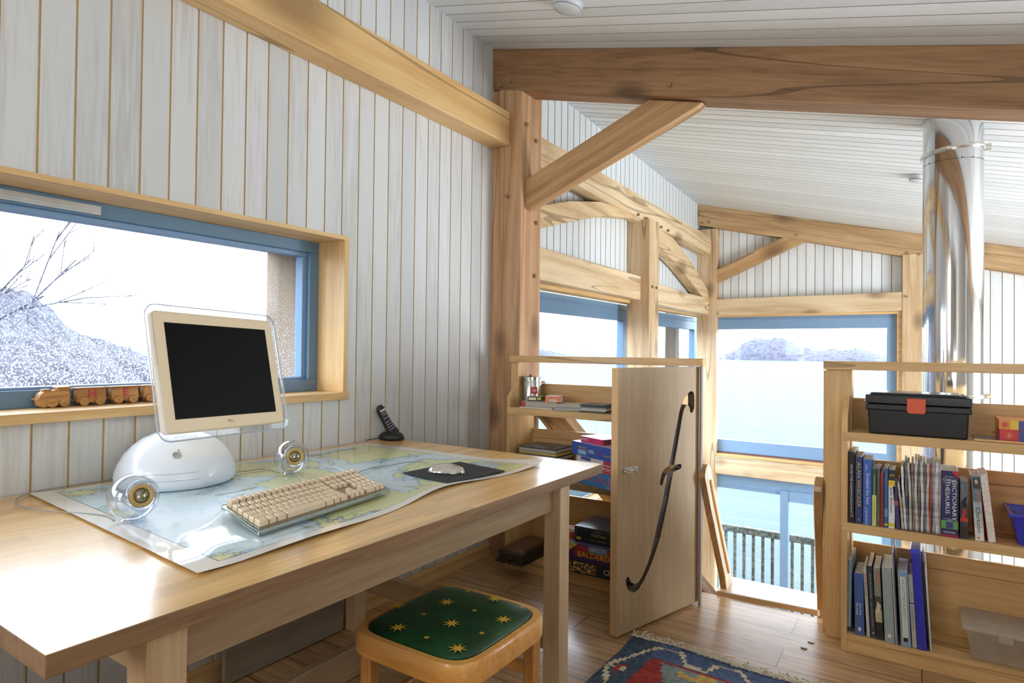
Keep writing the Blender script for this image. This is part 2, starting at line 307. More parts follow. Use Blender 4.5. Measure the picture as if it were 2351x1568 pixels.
BLACKM = plain('matt black cloth', (30, 30, 34), .75, bump=.3, scale=900)
GREYK = plain('grey key print', (176, 178, 176), .5)
LCD = plain('grey display', (98, 98, 84), .3)
WHITE = plain('white card', (236, 234, 228), .5, var=.02)
OFFWH = plain('off white plastic', (206, 212, 220), .4, var=.02)
PAGES = two_tone('page block', (232, 228, 218), (206, 200, 186), 220, .8)
ORANGE = plain('orange plastic', (214, 84, 44), .4, var=.02)
BLUEP = plain('blue translucent plastic', (48, 54, 178), .25, coat=.4, var=.04)
FROST = frosted('frosted box plastic', (222, 214, 198), .55)
GREENV = two_tone('dark green vinyl', (22, 62, 38), (34, 80, 48), 9, .32, bump=.02)
STARY = plain('yellow star print', (214, 172, 62), .4)
CHART = chart_mat()
LAM = clear('laminate edge', (250, 246, 236), .1, .05, .5)
CABLE = plain('grey cable', (150, 148, 140), .5)
CABLEW = plain('white cable', (222, 216, 204), .5)
DARKW = wood('ebonised case wood', (62, 50, 42), (32, 26, 24), 'Y', 12, .3, coat=.4)
BRASSY = wood('inlaid lid', (92, 70, 52), (56, 42, 32), 'X', 14, .35, coat=.4)
DARKGAP = plain('dark vent', (40, 42, 46), .6)
TINM = plain('brushed tin', (196, 198, 196), .22, metal=1)
_pc = {}
def card(col, rough=.38):
    k = (tuple(col), rough)
    if k not in _pc: _pc[k] = plain('print %d %d %d' % tuple(col), col, rough, coat=.15, var=.04, scale=60)
    return _pc[k]

# ------------------------------------------------------------------ mesh helper
class M:
    def __init__(s): s.v = []; s.f = []; s.m = []
    def face(s, pts, mi=0):
        i = len(s.v); s.v += [tuple(p) for p in pts]; s.f.append(tuple(range(i, i+len(pts)))); s.m.append(mi); return s
    def box(s, x0, x1, y0, y1, z0, z1, mi=0):
        i = len(s.v)
        s.v += [(x0, y0, z0), (x1, y0, z0), (x1, y1, z0), (x0, y1, z0), (x0, y0, z1), (x1, y0, z1), (x1, y1, z1), (x0, y1, z1)]
        for q in ((0, 3, 2, 1), (4, 5, 6, 7), (0, 1, 5, 4), (1, 2, 6, 5), (2, 3, 7, 6), (3, 0, 4, 7)):
            s.f.append(tuple(i+k for k in q)); s.m.append(mi)
        return s
    def prism(s, poly, ax, a, b, mi=0, mside=None):
        """poly: 2D outline in the two other axes (in order), extruded along ax from a to b"""
        def P(p, t):
            return (t, p[0], p[1]) if ax == 'X' else (p[0], t, p[1]) if ax == 'Y' else (p[0], p[1], t)
        n = len(poly); i = len(s.v)
        s.v += [P(p, a) for p in poly]+[P(p, b) for p in poly]
        s.f.append(tuple(range(i, i+n))); s.f.append(tuple(range(i+2*n-1, i+n-1, -1))); s.m += [mi, mi]
        for k in range(n):
            j = (k+1) % n; s.f.append((i+k, i+n+k, i+n+j, i+j)); s.m.append(mi if mside is None else mside)
        return s
    def lathe(s, prof, n=32, mat=None, mi=0, cap=True):
        i = len(s.v); mt = mat or Matrix()
        for r, z in prof:
            for k in range(n):
                a = 2*math.pi*k/n; s.v.append(tuple(mt @ Vector((r*math.cos(a), r*math.sin(a), z))))
        for j in range(len(prof)-1):
            for k in range(n):
                l = (k+1) % n; s.f.append((i+j*n+k, i+j*n+l, i+(j+1)*n+l, i+(j+1)*n+k)); s.m.append(mi)
        if cap:
            if prof[0][0] > 1e-5: s.f.append(tuple(i+k for k in reversed(range(n)))); s.m.append(mi)
            if prof[-1][0] > 1e-5: s.f.append(tuple(i+(len(prof)-1)*n+k for k in range(n))); s.m.append(mi)
        return s
    def cyl(s, p0, p1, r, n=16, r2=None, mi=0):
        d = Vector(p1)-Vector(p0); q = d.to_track_quat('Z', 'Y').to_matrix().to_4x4()
        return s.lathe([(r, 0), (r if r2 is None else r2, d.length)], n, Matrix.Translation(p0) @ q, mi)
    def tube(s, pts, r, n=8, mi=0, smooth=4):
        P = [Vector(p) for p in pts]
        if smooth and len(P) > 2:
            Q = []
            for a in range(len(P)-1):
                p0 = P[max(a-1, 0)]; p1 = P[a]; p2 = P[a+1]; p3 = P[min(a+2, len(P)-1)]
                for t in range(smooth):
                    u = t/smooth
                    Q.append(.5*((2*p1)+(-p0+p2)*u+(2*p0-5*p1+4*p2-p3)*u*u+(-p0+3*p1-3*p2+p3)*u**3))
            Q.append(P[-1]); P = Q
        i = len(s.v); up = Vector((0, 0, 1))
        for a, p in enumerate(P):
            d = (P[min(a+1, len(P)-1)]-P[max(a-1, 0)]).normalized()
            x = d.cross(up)
            if x.length < .05: x = d.cross(Vector((1, 0, 0)))
            x.normalize(); y = x.cross(d).normalized(); rr = r(a/(len(P)-1)) if callable(r) else r
            for k in range(n):
                t = 2*math.pi*k/n; s.v.append(tuple(p+x*rr*math.cos(t)+y*rr*math.sin(t)))
        for a in range(len(P)-1):
            for k in range(n):
                l = (k+1) % n; s.f.append((i+a*n+k, i+a*n+l, i+(a+1)*n+l, i+(a+1)*n+k)); s.m.append(mi)
        s.f.append(tuple(i+k for k in reversed(range(n)))); s.f.append(tuple(i+(len(P)-1)*n+k for k in range(n))); s.m += [mi, mi]
        return s
    def grid(s, nu, nv, fn, mi=lambda u, v: 0):
        i = len(s.v)
        for a in range(nu+1):
            for b in range(nv+1): s.v.append(tuple(fn(a/nu, b/nv)))
        for a in range(nu):
            for b in range(nv):
                s.f.append((i+a*(nv+1)+b, i+(a+1)*(nv+1)+b, i+(a+1)*(nv+1)+b+1, i+a*(nv+1)+b+1)); s.m.append(mi((a+.5)/nu, (b+.5)/nv))
        return s
    def xf(s, mt, start=0):
        for k in range(start, len(s.v)): s.v[k] = tuple(mt @ Vector(s.v[k]))
        return s

WORLD = {}   # object name -> world origin of its local space
def fin(name, me, parent, mats, smooth, bevel, seg=2, angle=40):
    for m in mats: me.materials.append(m)
    o = bpy.data.objects.new(name, me); COL.objects.link(o)
    if parent: o.parent = parent
    if smooth:
        for p in me.polygons: p.use_smooth = True
        try: me.set_sharp_from_angle(angle=R(angle))
        except Exception: pass
    if bevel:
        b = o.modifiers.new('bevel', 'BEVEL'); b.width = bevel; b.segments = seg; b.limit_method = 'ANGLE'; b.angle_limit = R(35)
    return o

def build(name, mb, mats, parent=None, smooth=False, bevel=0, local=False, seg=2, angle=40, recalc=True):
    if not isinstance(mats, (list, tuple)): mats = [mats]
    vs = mb.v
    if parent is not None:
        org = WORLD[parent.name]
        if not local: vs = [tuple(Vector(p)-org) for p in vs]
    else:
        xs = [p[0] for p in vs]; ys = [p[1] for p in vs]; zs = [p[2] for p in vs]
        org = Vector(((min(xs)+max(xs))/2, (min(ys)+max(ys))/2, min(zs)))
        if local is True: org = Vector((0, 0, 0))
        vs = [tuple(Vector(p)-org) for p in vs]
    me = bpy.data.meshes.new(name); me.from_pydata(vs, [], mb.f)
    for p, k in zip(me.polygons, mb.m): p.material_index = min(k, len(mats)-1)
    me.update()
    if recalc:
        bm = bmesh.new(); bm.from_mesh(me); bmesh.ops.recalc_face_normals(bm, faces=bm.faces); bm.to_mesh(me); bm.free()
    o = fin(name, me, parent, mats, smooth, bevel, seg, angle)
    if parent is None: o.location = org
    WORLD[o.name] = org.copy() if hasattr(org, 'copy') else org
    return o

def tag(o, label, cat, group=None, kind=None):
    o['label'] = label; o['category'] = cat
    if group: o['group'] = group
    if kind: o['kind'] = kind
    return o

def root(name, loc, label, cat, group=None, rot=0, kind=None):
    o = bpy.data.objects.new(name, None); o.empty_display_size = .05; COL.objects.link(o)
    o.location = loc; o.rotation_euler = (0, 0, rot); WORLD[o.name] = Vector(loc)
    return tag(o, label, cat, group, kind)

def text(body, size, mt, mat, parent, depth=.0002, name='lettering', width=None, align='CENTER', local=False, bold=0, shear=0):
    """flat raised lettering; mt maps text plane (x right, y up, z out) to the world (or parent's local space)"""
    cu = bpy.data.curves.new('t', 'FONT'); cu.body = body; cu.size = size; cu.align_x = align; cu.align_y = 'CENTER'; cu.extrude = depth; cu.offset = bold; cu.resolution_u = 2; cu.shear = shear
    t = bpy.data.objects.new('t', cu); COL.objects.link(t); bpy.context.view_layer.update()
    me = bpy.data.meshes.new_from_object(t.evaluated_get(bpy.context.evaluated_depsgraph_get()))
    bpy.data.objects.remove(t); bpy.data.curves.remove(cu)
    if not me.vertices: return None
    xs = [v.co.x for v in me.vertices]; w = max(xs)-min(xs)
    k = (width/w) if width else 1
    org = Vector((0, 0, 0)) if local else WORLD[parent.name]
    for v in me.vertices:
        p = mt @ Vector((v.co.x*k, v.co.y, v.co.z)); v.co = p-org
    me.materials.clear()
    return fin(name, me, parent, [mat], False, 0)

def FR(o, x, y):
    """frame matrix from origin, x direction, y direction"""
    x = Vector(x).normalized(); y = Vector(y).normalized(); z = x.cross(y)
    return Matrix(((x.x, y.x, z.x, o[0]), (x.y, y.y, z.y, o[1]), (x.z, y.z, z.z, o[2]), (0, 0, 0, 1)))

def cz(x, y=0):
    return 2.735-.254*x+(.018-.0335*(y-2.72) if y > 2.73 else 0)

# ------------------------------------------------------------------ camera
F = 1420.0; YAW, PITCH, ROLL = R(33.58), R(.74), R(.625)
cam = bpy.data.cameras.new('camera'); co = bpy.data.objects.new('camera', cam); COL.objects.link(co)
cam.sensor_width = 36; cam.lens = F/2351*36; cam.clip_start = .02; cam.clip_end = 6000
co.location = (1.95, 0, 1.10)
cy, sy, cp, sp_ = math.cos(YAW), math.sin(YAW), math.cos(PITCH), math.sin(PITCH)
fw = Vector((-sy*cp, cy*cp, sp_)); rt = Vector((cy, sy, 0)); up = rt.cross(fw)
r2 = math.cos(ROLL)*rt+math.sin(ROLL)*up; u2 = -math.sin(ROLL)*rt+math.cos(ROLL)*up
rm = Matrix((r2, u2, -fw)).transposed()
co.rotation_mode = 'QUATERNION'; co.rotation_quaternion = rm.to_quaternion()
S.camera = co

# ------------------------------------------------------------------ room shell
def boards(name, ax, u0, u1, off, pitch, lo, hi, holes, pos, mats, d=.006, g=.007, flip=1, kind='structure'):
    """boarded wall: vertical boards along axis ax ('Y': wall at x=pos, 'X': wall at y=pos) with sunk grooves; holes=(u0,u1,z0,z1)"""
    mb = M()
    cuts = {u0, u1}
    k = math.ceil((u0-off)/pitch)
    gl = []
    while off+k*pitch < u1:
        c = off+k*pitch
        if c-g/2 > u0 and c+g/2 < u1: gl.append((c-g/2, c+g/2)); cuts |= {c-g/2, c+g/2}
        k += 1
    for h in holes: cuts |= {max(u0, h[0]), min(u1, h[1])}
    cuts = sorted(cuts)
    def P(u, z, dd):
        return (pos-flip*dd, u, z) if ax == 'Y' else (u, pos+flip*dd, z)
    for a, b in zip(cuts[:-1], cuts[1:]):
        if b-a < 1e-6: continue
        mid = (a+b)/2; isg = any(x0-1e-6 <= mid <= x1+1e-6 for x0, x1 in gl)
        segs = [(lo, None)]
        for h in sorted([h for h in holes if h[0]-1e-6 <= mid <= h[1]+1e-6], key=lambda h: h[2]):
            l0 = segs.pop()[0]; segs.append((l0, h[2])); segs.append((h[3], None))
        for z0, z1 in segs:
            za, zb = (hi(a), hi(b)) if z1 is None else (z1, z1)
            if za-z0 < .001: continue
            if not isg: mb.face([P(a, z0, 0), P(b, z0, 0), P(b, zb, 0), P(a, za, 0)])
            else:
                mid_ = (a+b)/2
                mb.face([P(a, z0, 0), P(a+.001, z0, d), P(a+.001, za, d), P(a, za, 0)], 1)
                mb.face([P(a+.001, z0, d), P(b-.001, z0, d), P(b-.001, zb, d), P(a+.001, za, d)], 1)
                mb.face([P(b-.001, z0, d), P(b, z0, 0), P(b, zb, 0), P(b-.001, zb, d)], 1)
    o = build(name, mb, mats, local=True, recalc=False); o['kind'] = kind
    return o

W1 = (-.6, 1.70, .92, 1.535)      # big side window opening
W2 = (2.86, 4.80, .05, 1.50)
W3 = (4.72, 6.64, .05, 1.48)
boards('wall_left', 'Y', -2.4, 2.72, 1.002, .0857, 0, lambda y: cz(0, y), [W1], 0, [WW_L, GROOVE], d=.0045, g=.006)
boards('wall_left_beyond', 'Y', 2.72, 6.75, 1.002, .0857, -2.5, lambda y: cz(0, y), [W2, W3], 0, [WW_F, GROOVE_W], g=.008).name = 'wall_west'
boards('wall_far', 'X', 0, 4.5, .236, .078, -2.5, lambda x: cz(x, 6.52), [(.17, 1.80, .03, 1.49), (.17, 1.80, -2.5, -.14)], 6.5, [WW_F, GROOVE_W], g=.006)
# ceiling boards run down the slope
mb = M(); y = 2.236-.083*62
def cell(y0, y1, sink, mi):
    for (a, b) in ((-.05, 4.6),):
        mb.face([(a, y0, cz(a, y0)+sink), (b, y0, cz(b, y0)+sink), (b, y1, cz(b, y1)+sink), (a, y1, cz(a, y1)+sink)], mi)
while y < 6.8:
    g = .006
    y1 = min(y+.083-g, 2.72) if y < 2.72 < y+.083-g else y+.083-g
    cell(y, y1, 0, 0)
    if y1 == 2.72: cell(2.72, y+.083-g, 0, 0)
    e = y+.083-g
    mb.face([(-.05, e, cz(-.05, e)), (4.6, e, cz(4.6, e)), (4.6, e+.001, cz(4.6, e)+.006), (-.05, e+.001, cz(-.05, e)+.006)], 1)
    cell(e+.001, e+g-.001, .006, 1)
    mb.face([(-.05, e+g-.001, cz(-.05, e)+.006), (4.6, e+g-.001, cz(4.6, e)+.006), (4.6, e+g, cz(4.6, e+g)), (-.05, e+g, cz(-.05, e+g))], 1)
    y += .083
o = build('ceiling', mb, [WW_C, GROOVE_W], local=True, recalc=False); o['kind'] = 'structure'
o = build('roof_cover', M().prism([(-.3, 2.90), (4.7, 1.62), (4.7, 1.7), (-.3, 2.99)], 'Y', -2.5, 6.9), WHITE, local=True); o.name = 'ceiling_roof'; o['kind'] = 'structure'
o = build('floor', M().box(0, 4.5, -2.4, 2.86, -.12, 0), floor_mat(), local=True); o['kind'] = 'structure'
o = build('floor_lower', M().box(0, 4.5, 2.0, 6.5, -2.6, -2.5), PINE_X, local=True); o['kind'] = 'structure'
o = build('wall_right', M().box(4.5, 4.55, -2.4, 6.7, -2.5, 1.7), WHITE, local=True); o['kind'] = 'structure'
o = build('wall_light_block', M().box(2.96, 3.0, -2.4, 2.72, 0, 2.0), WHITE, local=True); o['kind'] = 'structure'  # added unseen wall, keeps living room light off the desk's near end
o = build('wall_back', M().box(0, 4.5, -2.45, -2.4, 0, 2.9), WHITE, local=True); o['kind'] = 'structure'
o = build('wall_below', M().box(0, 4.5, 2.0, 2.05, -2.5, -.12), WHITE, local=True); o['kind'] = 'structure'
o = build('baseboard_left', M().prism([(0, 0), (.02, 0), (.02, .05), (.012, .062), (0, .062)], 'Y', -2.4, 2.72), PINE_Y); o['kind'] = 'structure'
# prism axis 'Y' outline is (x,z)

# ------------------------------------------------------------------ windows
def window(name, parts):
    r = bpy.data.objects.new(name, None); r.empty_display_size = .05; COL.objects.link(r); r['kind'] = 'structure'; WORLD[name] = Vector((0, 0, 0)); r.name = name
    for n, mb, mat, bv in parts: build(n, mb, mat, r, bevel=bv)
    return r
y0, y1, z0, z1 = W1
w1 = window('window_1', [
    ('lining', M().box(-.16, .008, y0, y1+.022, z1, z1+.016), PINE_Y, .001),
    ('lining_side', M().box(-.16, .008, y1, y1+.022, z0, z1), PINE_Z, .001),
    ('sill', M().box(-.16, .018, y0, y1+.026, z0-.028, z0), PINE_Y, .002),
    ('frame', M().box(-.225, -.15, y0, y1, z1-.045, z1).box(-.225, -.15, y0, y1, z0, z0+.05).box(-.225, -.15, y1-.045, y1, z0+.05, z1-.045), BLUEF, .002),
    ('sash', M().box(-.215, -.17, y0, y1-.045, z1-.062, z1-.045).box(-.215, -.17, y0, y1-.045, z0+.05, z0+.058).box(-.215, -.17, y1-.066, y1-.045, z0+.058, z1-.062), BLUEL, .002),  # lighter blue puts the frame's inner reflections into the sash colour
    ('vent', M().box(-.149, -.138, .1, .872, z1-.040, z1-.012).box(-.138, -.133, .1, .80, z1-.034, z1-.026).box(-.138, -.134, .1, .87, z1-.018, z1-.014), ALU, .001),
    ('outer_reveal', M().box(-.46, -.226, y1-.03, y1+.05, z0-.1, z1+.1).box(-.46, -.226, y0, y1, z1-.02, z1+.08), OUTWOOD, 0),
])
g = M().face([(-.205, y0, z0), (-.205, y1-.05, z0), (-.205, y1-.05, z1-.05), (-.205, y0, z1-.05)])
for i in range(len(g.v)): pass
po = bpy.data.objects.new('pane', bpy.data.meshes.new('pane')); po.data.from_pydata([(-.205, a, b) for a, b in ((y0, 0), (y1-.05, 0), (y1-.05, z1-.05-z0), (y0, z1-.05-z0))], [], [(0, 1, 2, 3)])
po.data.materials.append(WET); COL.objects.link(po); po.parent = w1; po.location = (0, 0, z0)

def side_window(name, a, b, z0, z1):
    return window(name, [
        ('lining', M().box(-.07, .03, a, b, z1, z1+.025).box(-.07, .03, a, b, z0-.03, z0), PINE_Y, .001),
        ('frame', M().box(-.14, -.08, a, b, z1-.13, z1).box(-.14, -.08, a, b, z0, z0+.11).box(-.14, -.08, b-.085, b, z0+.11, z1-.13).box(-.14, -.08, a, a+.085, z0+.11, z1-.13).box(-.10, -.072, a+.02, b-.02, z1-.045, z1-.036), BLUEF, .002),
        ('pane', M().face([(-.11, a+.08, z0+.1), (-.11, b-.08, z0+.1), (-.11, b-.08, z1-.12), (-.11, a+.08, z1-.12)]), GLASS, 0)])
side_window('window_2', 2.95, 4.785, .05, 1.475)
side_window('window_3', 4.83, 6.66, .05, 1.462)
window('window_4', [
    ('lining', M().box(.16, 1.815, 6.42, 6.52, 1.452, 1.475).box(1.762, 1.80, 6.42, 6.52, .05, 1.452).box(.16, 1.80, 6.40, 6.52, .045, .07), PINE_X, .001),
    ('frame', M().box(.17, 1.762, 6.47, 6.53, 1.33, 1.452).box(.17, 1.762, 6.47, 6.53, .085, .205).box(1.683, 1.762, 6.47, 6.53, .205, 1.33).box(.10, .19, 6.47, 6.53, .205, 1.33).box(.17, 1.74, 6.462, 6.475, 1.425, 1.43), BLUEL, .002),
    ('weather_bar', M().box(.17, 1.762, 6.455, 6.5, .07, .085), plain('oxide red bar', (112, 74, 66), .5), .001),
    ('pane', M().face([(.18, 6.5, .2), (1.69, 6.5, .2), (1.69, 6.5, 1.34), (.18, 6.5, 1.34)]), GLASS, 0)])
d1 = window('door_1', [
    ('frame', M().box(.17, 1.80, 6.47, 6.53, -.255, -.14).box(1.72, 1.80, 6.47, 6.53, -2.5, -.255).box(.10, .19, 6.47, 6.53, -2.5, -.255), BLUEL, .002),
    ('sash', M().box(.805, .878, 6.44, 6.52, -2.5, -.235).box(.878, 1.72, 6.45, 6.51, -.335, -.235).box(1.65, 1.72, 6.45, 6.51, -2.5, -.335).box(.19, .805, 6.475, 6.525, -.285, -.255).box(.19, .805, 6.475, 6.525, -2.5, -2.38).box(.878, 1.65, 6.45, 6.51, -2.5, -2.38), BLUEL, .002),
    ('pane', M().face([(.19, 6.49, -2.4), (1.7, 6.49, -2.4), (1.7, 6.49, -.26), (.19, 6.49, -.26)]), GLASS, 0)])

# ------------------------------------------------------------------ timber frame
def jog(mb, amt=.004, sc=3.0, seed=0):
    """hand hewn unevenness"""
    for i, p in enumerate(mb.v):
        n = mnoise.noise_vector(Vector(p)*sc+Vector((seed, 0, 0))); mb.v[i] = tuple(Vector(p)+n*amt)
    return mb
def beam(name, p0, p1, w, h, mat, label, cat, seg=10, amt=.003, side=(0, 0, 1), rnd=0, pegs=(), group=None, seed=0):
    """timber from p0 to p1; w = size across, h = size along 'side'; p0/p1 are centre-line points"""
    a, b = Vector(p0), Vector(p1); d = (b-a).normalized(); s_ = Vector(side); s_ = (s_-d*s_.dot(d)).normalized(); t = d.cross(s_)
    mb = M(); n = 12 if rnd else 4
    for k in range(seg+1):
        c = a.lerp(b, k/seg)
        for j in range(n):
            if rnd:
                an = 2*math.pi*(j+.5)/n; ca, sa = math.cos(an), math.sin(an)
                q = 1/max(abs(ca), abs(sa)); q = 1+(q-1)*(1-rnd)
                u, v = ca*q*w/2, sa*q*h/2
            else: u, v = ((-w/2, -h/2), (w/2, -h/2), (w/2, h/2), (-w/2, h/2))[j]
            mb.v.append(tuple(c+t*u+s_*v))
    for k in range(seg):
        for j in range(n):
            l = (j+1) % n; mb.f.append((k*n+j, k*n+l, (k+1)*n+l, (k+1)*n+j)); mb.m.append(0)
    mb.f += [tuple(range(n)), tuple(reversed(range(seg*n, seg*n+n)))]; mb.m += [0, 0]
    jog(mb, amt, 2.5, seed)
    if pegs:
        r = root(name, tuple(a), label, cat, group)
        build('timber', mb, mat, r, smooth=bool(rnd), bevel=0 if rnd else .006)
        for (q, dr) in pegs:
            q = Vector(q); dr = Vector(dr)
            build('peg', M().cyl(q-dr*.01, q+dr*.014, .0105, 10), PEGM, r, smooth=True)
        return r
    o = build(name, mb, mat, smooth=bool(rnd), bevel=0 if rnd else .006); tag(o, label, cat, group)
    return o
PEGM = plain('oak peg', (150, 120, 84), .6)
X_, Y_ = (1, 0, 0), (0, -1, 0)
beam('timber_post', (.095, 2.825, -2.5), (.095, 2.825, 2.50), .19, .205, POST, 'tall reddish brown timber post beside the long desk, the nearest post', 'post', side=(0, 1, 0), seg=20,
     pegs=[((.19, 2.76, 2.295), X_), ((.19, 2.86, 2.235), X_), ((.105, 2.72, 1.915), Y_), ((.19, 2.87, 1.79), X_), ((.19, 2.86, 1.50), X_)])
beam('timber_post', (.095, 4.665, -2.5), (.095, 4.665, 2.13), .19, .2, POST_L, 'pale timber post between the two side windows beyond the desk', 'post', side=(0, 1, 0), seg=16,
     pegs=[((.19, 4.61, 1.60), X_), ((.19, 4.70, 1.60), X_)])
beam('timber_post', (.10, 6.445, -2.5), (.10, 6.445, 2.36), .2, .11, POST_L, 'slim corner post where the side windows meet the sea window wall', 'post', side=(0, 1, 0), seg=16,
     pegs=[((.10, 6.39, 1.72), Y_), ((.12, 6.39, 1.58), Y_)])
beam('timber_post', (1.877, 6.445, -2.5), (1.877, 6.445, 1.97), .155, .11, POST_L, 'cracked timber post right of the sea window, beside the steel flue', 'post', side=(0, 1, 0), seg=16,
     pegs=[((1.83, 6.39, 1.60), Y_)])
# rafters (vertical faces, parallel to the roof slope)
def rafter(name, y0, y1, dep, mat, label, drop=0, pegs=()):
    mb = M(); n = 16
    for k in range(n+1):
        x = 4.5*k/n+.0; t = cz(x, y0)-drop
        mb.v += [(x, y0, t-dep), (x, y1, t-dep), (x, y1, t+.0), (x, y0, t+.0)]
    for k in range(n):
        for j in range(4):
            l = (j+1) % 4; mb.f.append((k*4+j, k*4+l, k*4+4+l, k*4+4+j)); mb.m.append(0)
    mb.f += [(0, 1, 2, 3), (n*4+3, n*4+2, n*4+1, n*4)]; mb.m += [0, 0]
    jog(mb, .003, 3)
    r = root(name, (0, y0, cz(0, y0)), label, 'beam'); build('timber', mb, mat, r, bevel=.006)
    for q in pegs: build('peg', M().cyl((q[0], y0-.014, q[1]), (q[0], y0+.01, q[1]), .0105, 10), PEGM, r, smooth=True)
    return r
rafter('roof_rafter', 2.72, 2.865, .225, RAFT, 'dark brown rafter sloping across the room just above the nearest post', pegs=[(.055, 2.52), (.115, 2.53), (.99, 2.31)])
rafter('roof_rafter', 6.40, 6.52, .215, RAFT_F, 'far rafter sloping above the sea window wall', pegs=[(.05, 2.43), (.12, 2.43), (.95, 2.22), (1.84, 1.98), (1.92, 1.96)])
beam('wall_plate', (.06, -2.4, 2.274), (.06, 2.72, 2.274), .12, .178, BEAM_Y, 'honey coloured beam running along the boarded wall above the desk', 'beam', seg=14, amt=.0015)
beam('wall_plate', (.07, 2.93, 2.235), (.07, 6.39, 2.185), .14, .20, LOG, 'rounded pale log along the top of the wall beyond the nearest post', 'beam', seg=24, rnd=.45, amt=.012,
     pegs=[((.135, 4.45, 2.14), X_), ((.135, 4.62, 2.14), X_), ((.135, 4.95, 2.13), X_), ((.135, 5.12, 2.13), X_)])
beam('window_lintel', (.06, 2.93, 1.597), (.06, 4.562, 1.590), .12, .187, LOG, 'pale knotty lintel over the first side window beyond the desk', 'beam', seg=8, amt=.003)
beam('window_lintel', (.065, 4.765, 1.572), (.065, 6.388, 1.562), .13, .18, LOG, 'wavy pale lintel over the second side window beyond the desk', 'beam', seg=20, rnd=.35, amt=.010)
beam('window_lintel', (.2, 6.45, 1.553), (1.80, 6.45, 1.56), .11, .165, FBEAM, 'pale cross beam directly above the sea window', 'beam', seg=10, amt=.004)
beam('window_transom', (.2, 6.44, -.045), (1.80, 6.44, -.045), .12, .175, FBEAM, 'knotty cross beam between the sea window and the glass doors below', 'beam', seg=10, amt=.004)
# braces
def brace(pts, ax, a, b, mat, label, bev=.005):
    mb = M().prism(pts, ax, a, b); jog(mb, .002, 4)
    return tag(build('timber_brace', mb, mat, bevel=bev), label, 'brace')
BR = wood('brace timber', (198, 160, 114), (162, 122, 80), 'X', 9, .6, bold=.3, knots=2.5, tilt=22)
BR2 = wood('low brace timber', (186, 150, 108), (140, 106, 70), 'X', 9, .6, bold=.35, knots=2.5, tilt=-45)
BRY = wood('brace timber pale', (222, 196, 156), (192, 158, 114), 'Y', 9, .6, bold=.4, knots=2.5)
brace([(.186, 2.005), (.875, 2.285), (1.125, 2.22), (1.10, 2.205), (.205, 1.845), (.186, 1.86)], 'Y', 2.765, 2.835, BR, 'straight diagonal brace from the nearest post up to the dark rafter')
brace([(2.93, 1.90), (3.4, 2.03), (3.85, 2.118), (4.30, 2.14), (4.42, 2.11), (3.9, 2.03), (3.4, 1.90), (2.93, 1.765)], 'X', .03, .12, BRY, 'curved pale brace from the nearest post to the rounded log')
brace([(4.77, 2.13), (5.30, 2.10), (5.8, 1.96), (6.385, 1.72), (6.385, 1.60), (6.1, 1.675), (5.5, 1.86), (5.03, 1.96), (4.77, 2.08)], 'X', .02, .12, BRY, 'short brace dropping from the log to the corner post')
brace([(.195, 1.94), (.824, 2.213), (1.035, 2.160), (1.0, 2.15), (.195, 1.80)], 'Y', 6.40, 6.47, BR, 'small diagonal brace above the sea window')
mb = M().prism([(.19, .93), (1.20, -.085), (1.03, -.10), (.19, .755)], 'Y', 2.88, 2.98); tag(build('timber_brace', mb, BR2, bevel=.005), 'diagonal timber brace running down behind the games shelves', 'brace')

# ------------------------------------------------------------------ desk
r = root('desk', (.52, 1.14, 0), 'long solid beech desk against the boarded wall', 'desk')
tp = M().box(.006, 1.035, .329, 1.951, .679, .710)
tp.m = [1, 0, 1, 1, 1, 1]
build('desktop', tp, [TABLE, wood('shaded beech edge', (150, 118, 84), (112, 84, 58), 'Y', 12, .5, bold=.2)], r, bevel=.0015)  # desk's edge and underside shade is put into this darker colour
for (x, y) in ((.965, .457), (.965, 1.675), (.06, .457), (.06, 1.675)):
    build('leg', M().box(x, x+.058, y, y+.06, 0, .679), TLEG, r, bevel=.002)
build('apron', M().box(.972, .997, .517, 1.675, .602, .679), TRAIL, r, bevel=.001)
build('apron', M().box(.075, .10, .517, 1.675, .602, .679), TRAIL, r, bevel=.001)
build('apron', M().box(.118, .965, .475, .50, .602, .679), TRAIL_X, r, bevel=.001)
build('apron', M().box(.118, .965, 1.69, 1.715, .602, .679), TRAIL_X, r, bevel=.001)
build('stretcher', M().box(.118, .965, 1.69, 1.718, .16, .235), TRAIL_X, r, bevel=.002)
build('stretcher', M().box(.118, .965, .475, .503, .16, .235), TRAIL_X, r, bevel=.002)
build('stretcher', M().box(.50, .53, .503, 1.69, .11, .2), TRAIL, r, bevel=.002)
tag(build('spare_board', M().box(.055, .075, 1.17, 1.66, .004, .60), wood('grey ply board', (150, 138, 120), (122, 110, 92), 'Y', 8, .6), bevel=.001), 'grey plywood board standing on edge under the desk', 'board')

# chart on the desk
A_, B_, C_, D_ = Vector((.022, .648)), Vector((.926, .585)), Vector((.876, 1.815)), Vector((.06, 1.79))
def chart_pt(u, v):   # u along the wall, v from the wall to the front
    p = (1-u)*(1-v)*A_+(1-u)*v*B_+u*v*C_+u*(1-v)*D_
    bow = -.05*math.exp(-((u-.62)/.16)**2)*v**3+.004*math.sin(u*9)
    curl = .006*(.5-.5*math.cos(u*math.pi*5))*max(0, v-.8)*5+.010*max(0, (u-.93)/.07)**2*max(0, v-.75)*4+.004*max(0, (.06-u)/.06)
    return (p.x+bow, p.y+.006*math.sin(v*7)*u, .7112+curl)
mb = M().grid(60, 40, chart_pt)
ch = build('sea_chart', mb, CHART, recalc=False, smooth=True)
uvl = ch.data.uv_layers.new(name='UVMap')
for poly in ch.data.polygons:
    for li in poly.loop_indices:
        vi = ch.data.loops[li].vertex_index; uvl.data[li].uv = ((vi//41)/60, (vi % 41)/40)
tag(ch, 'large laminated sea chart of green coast and pale water spread over the desk', 'map')
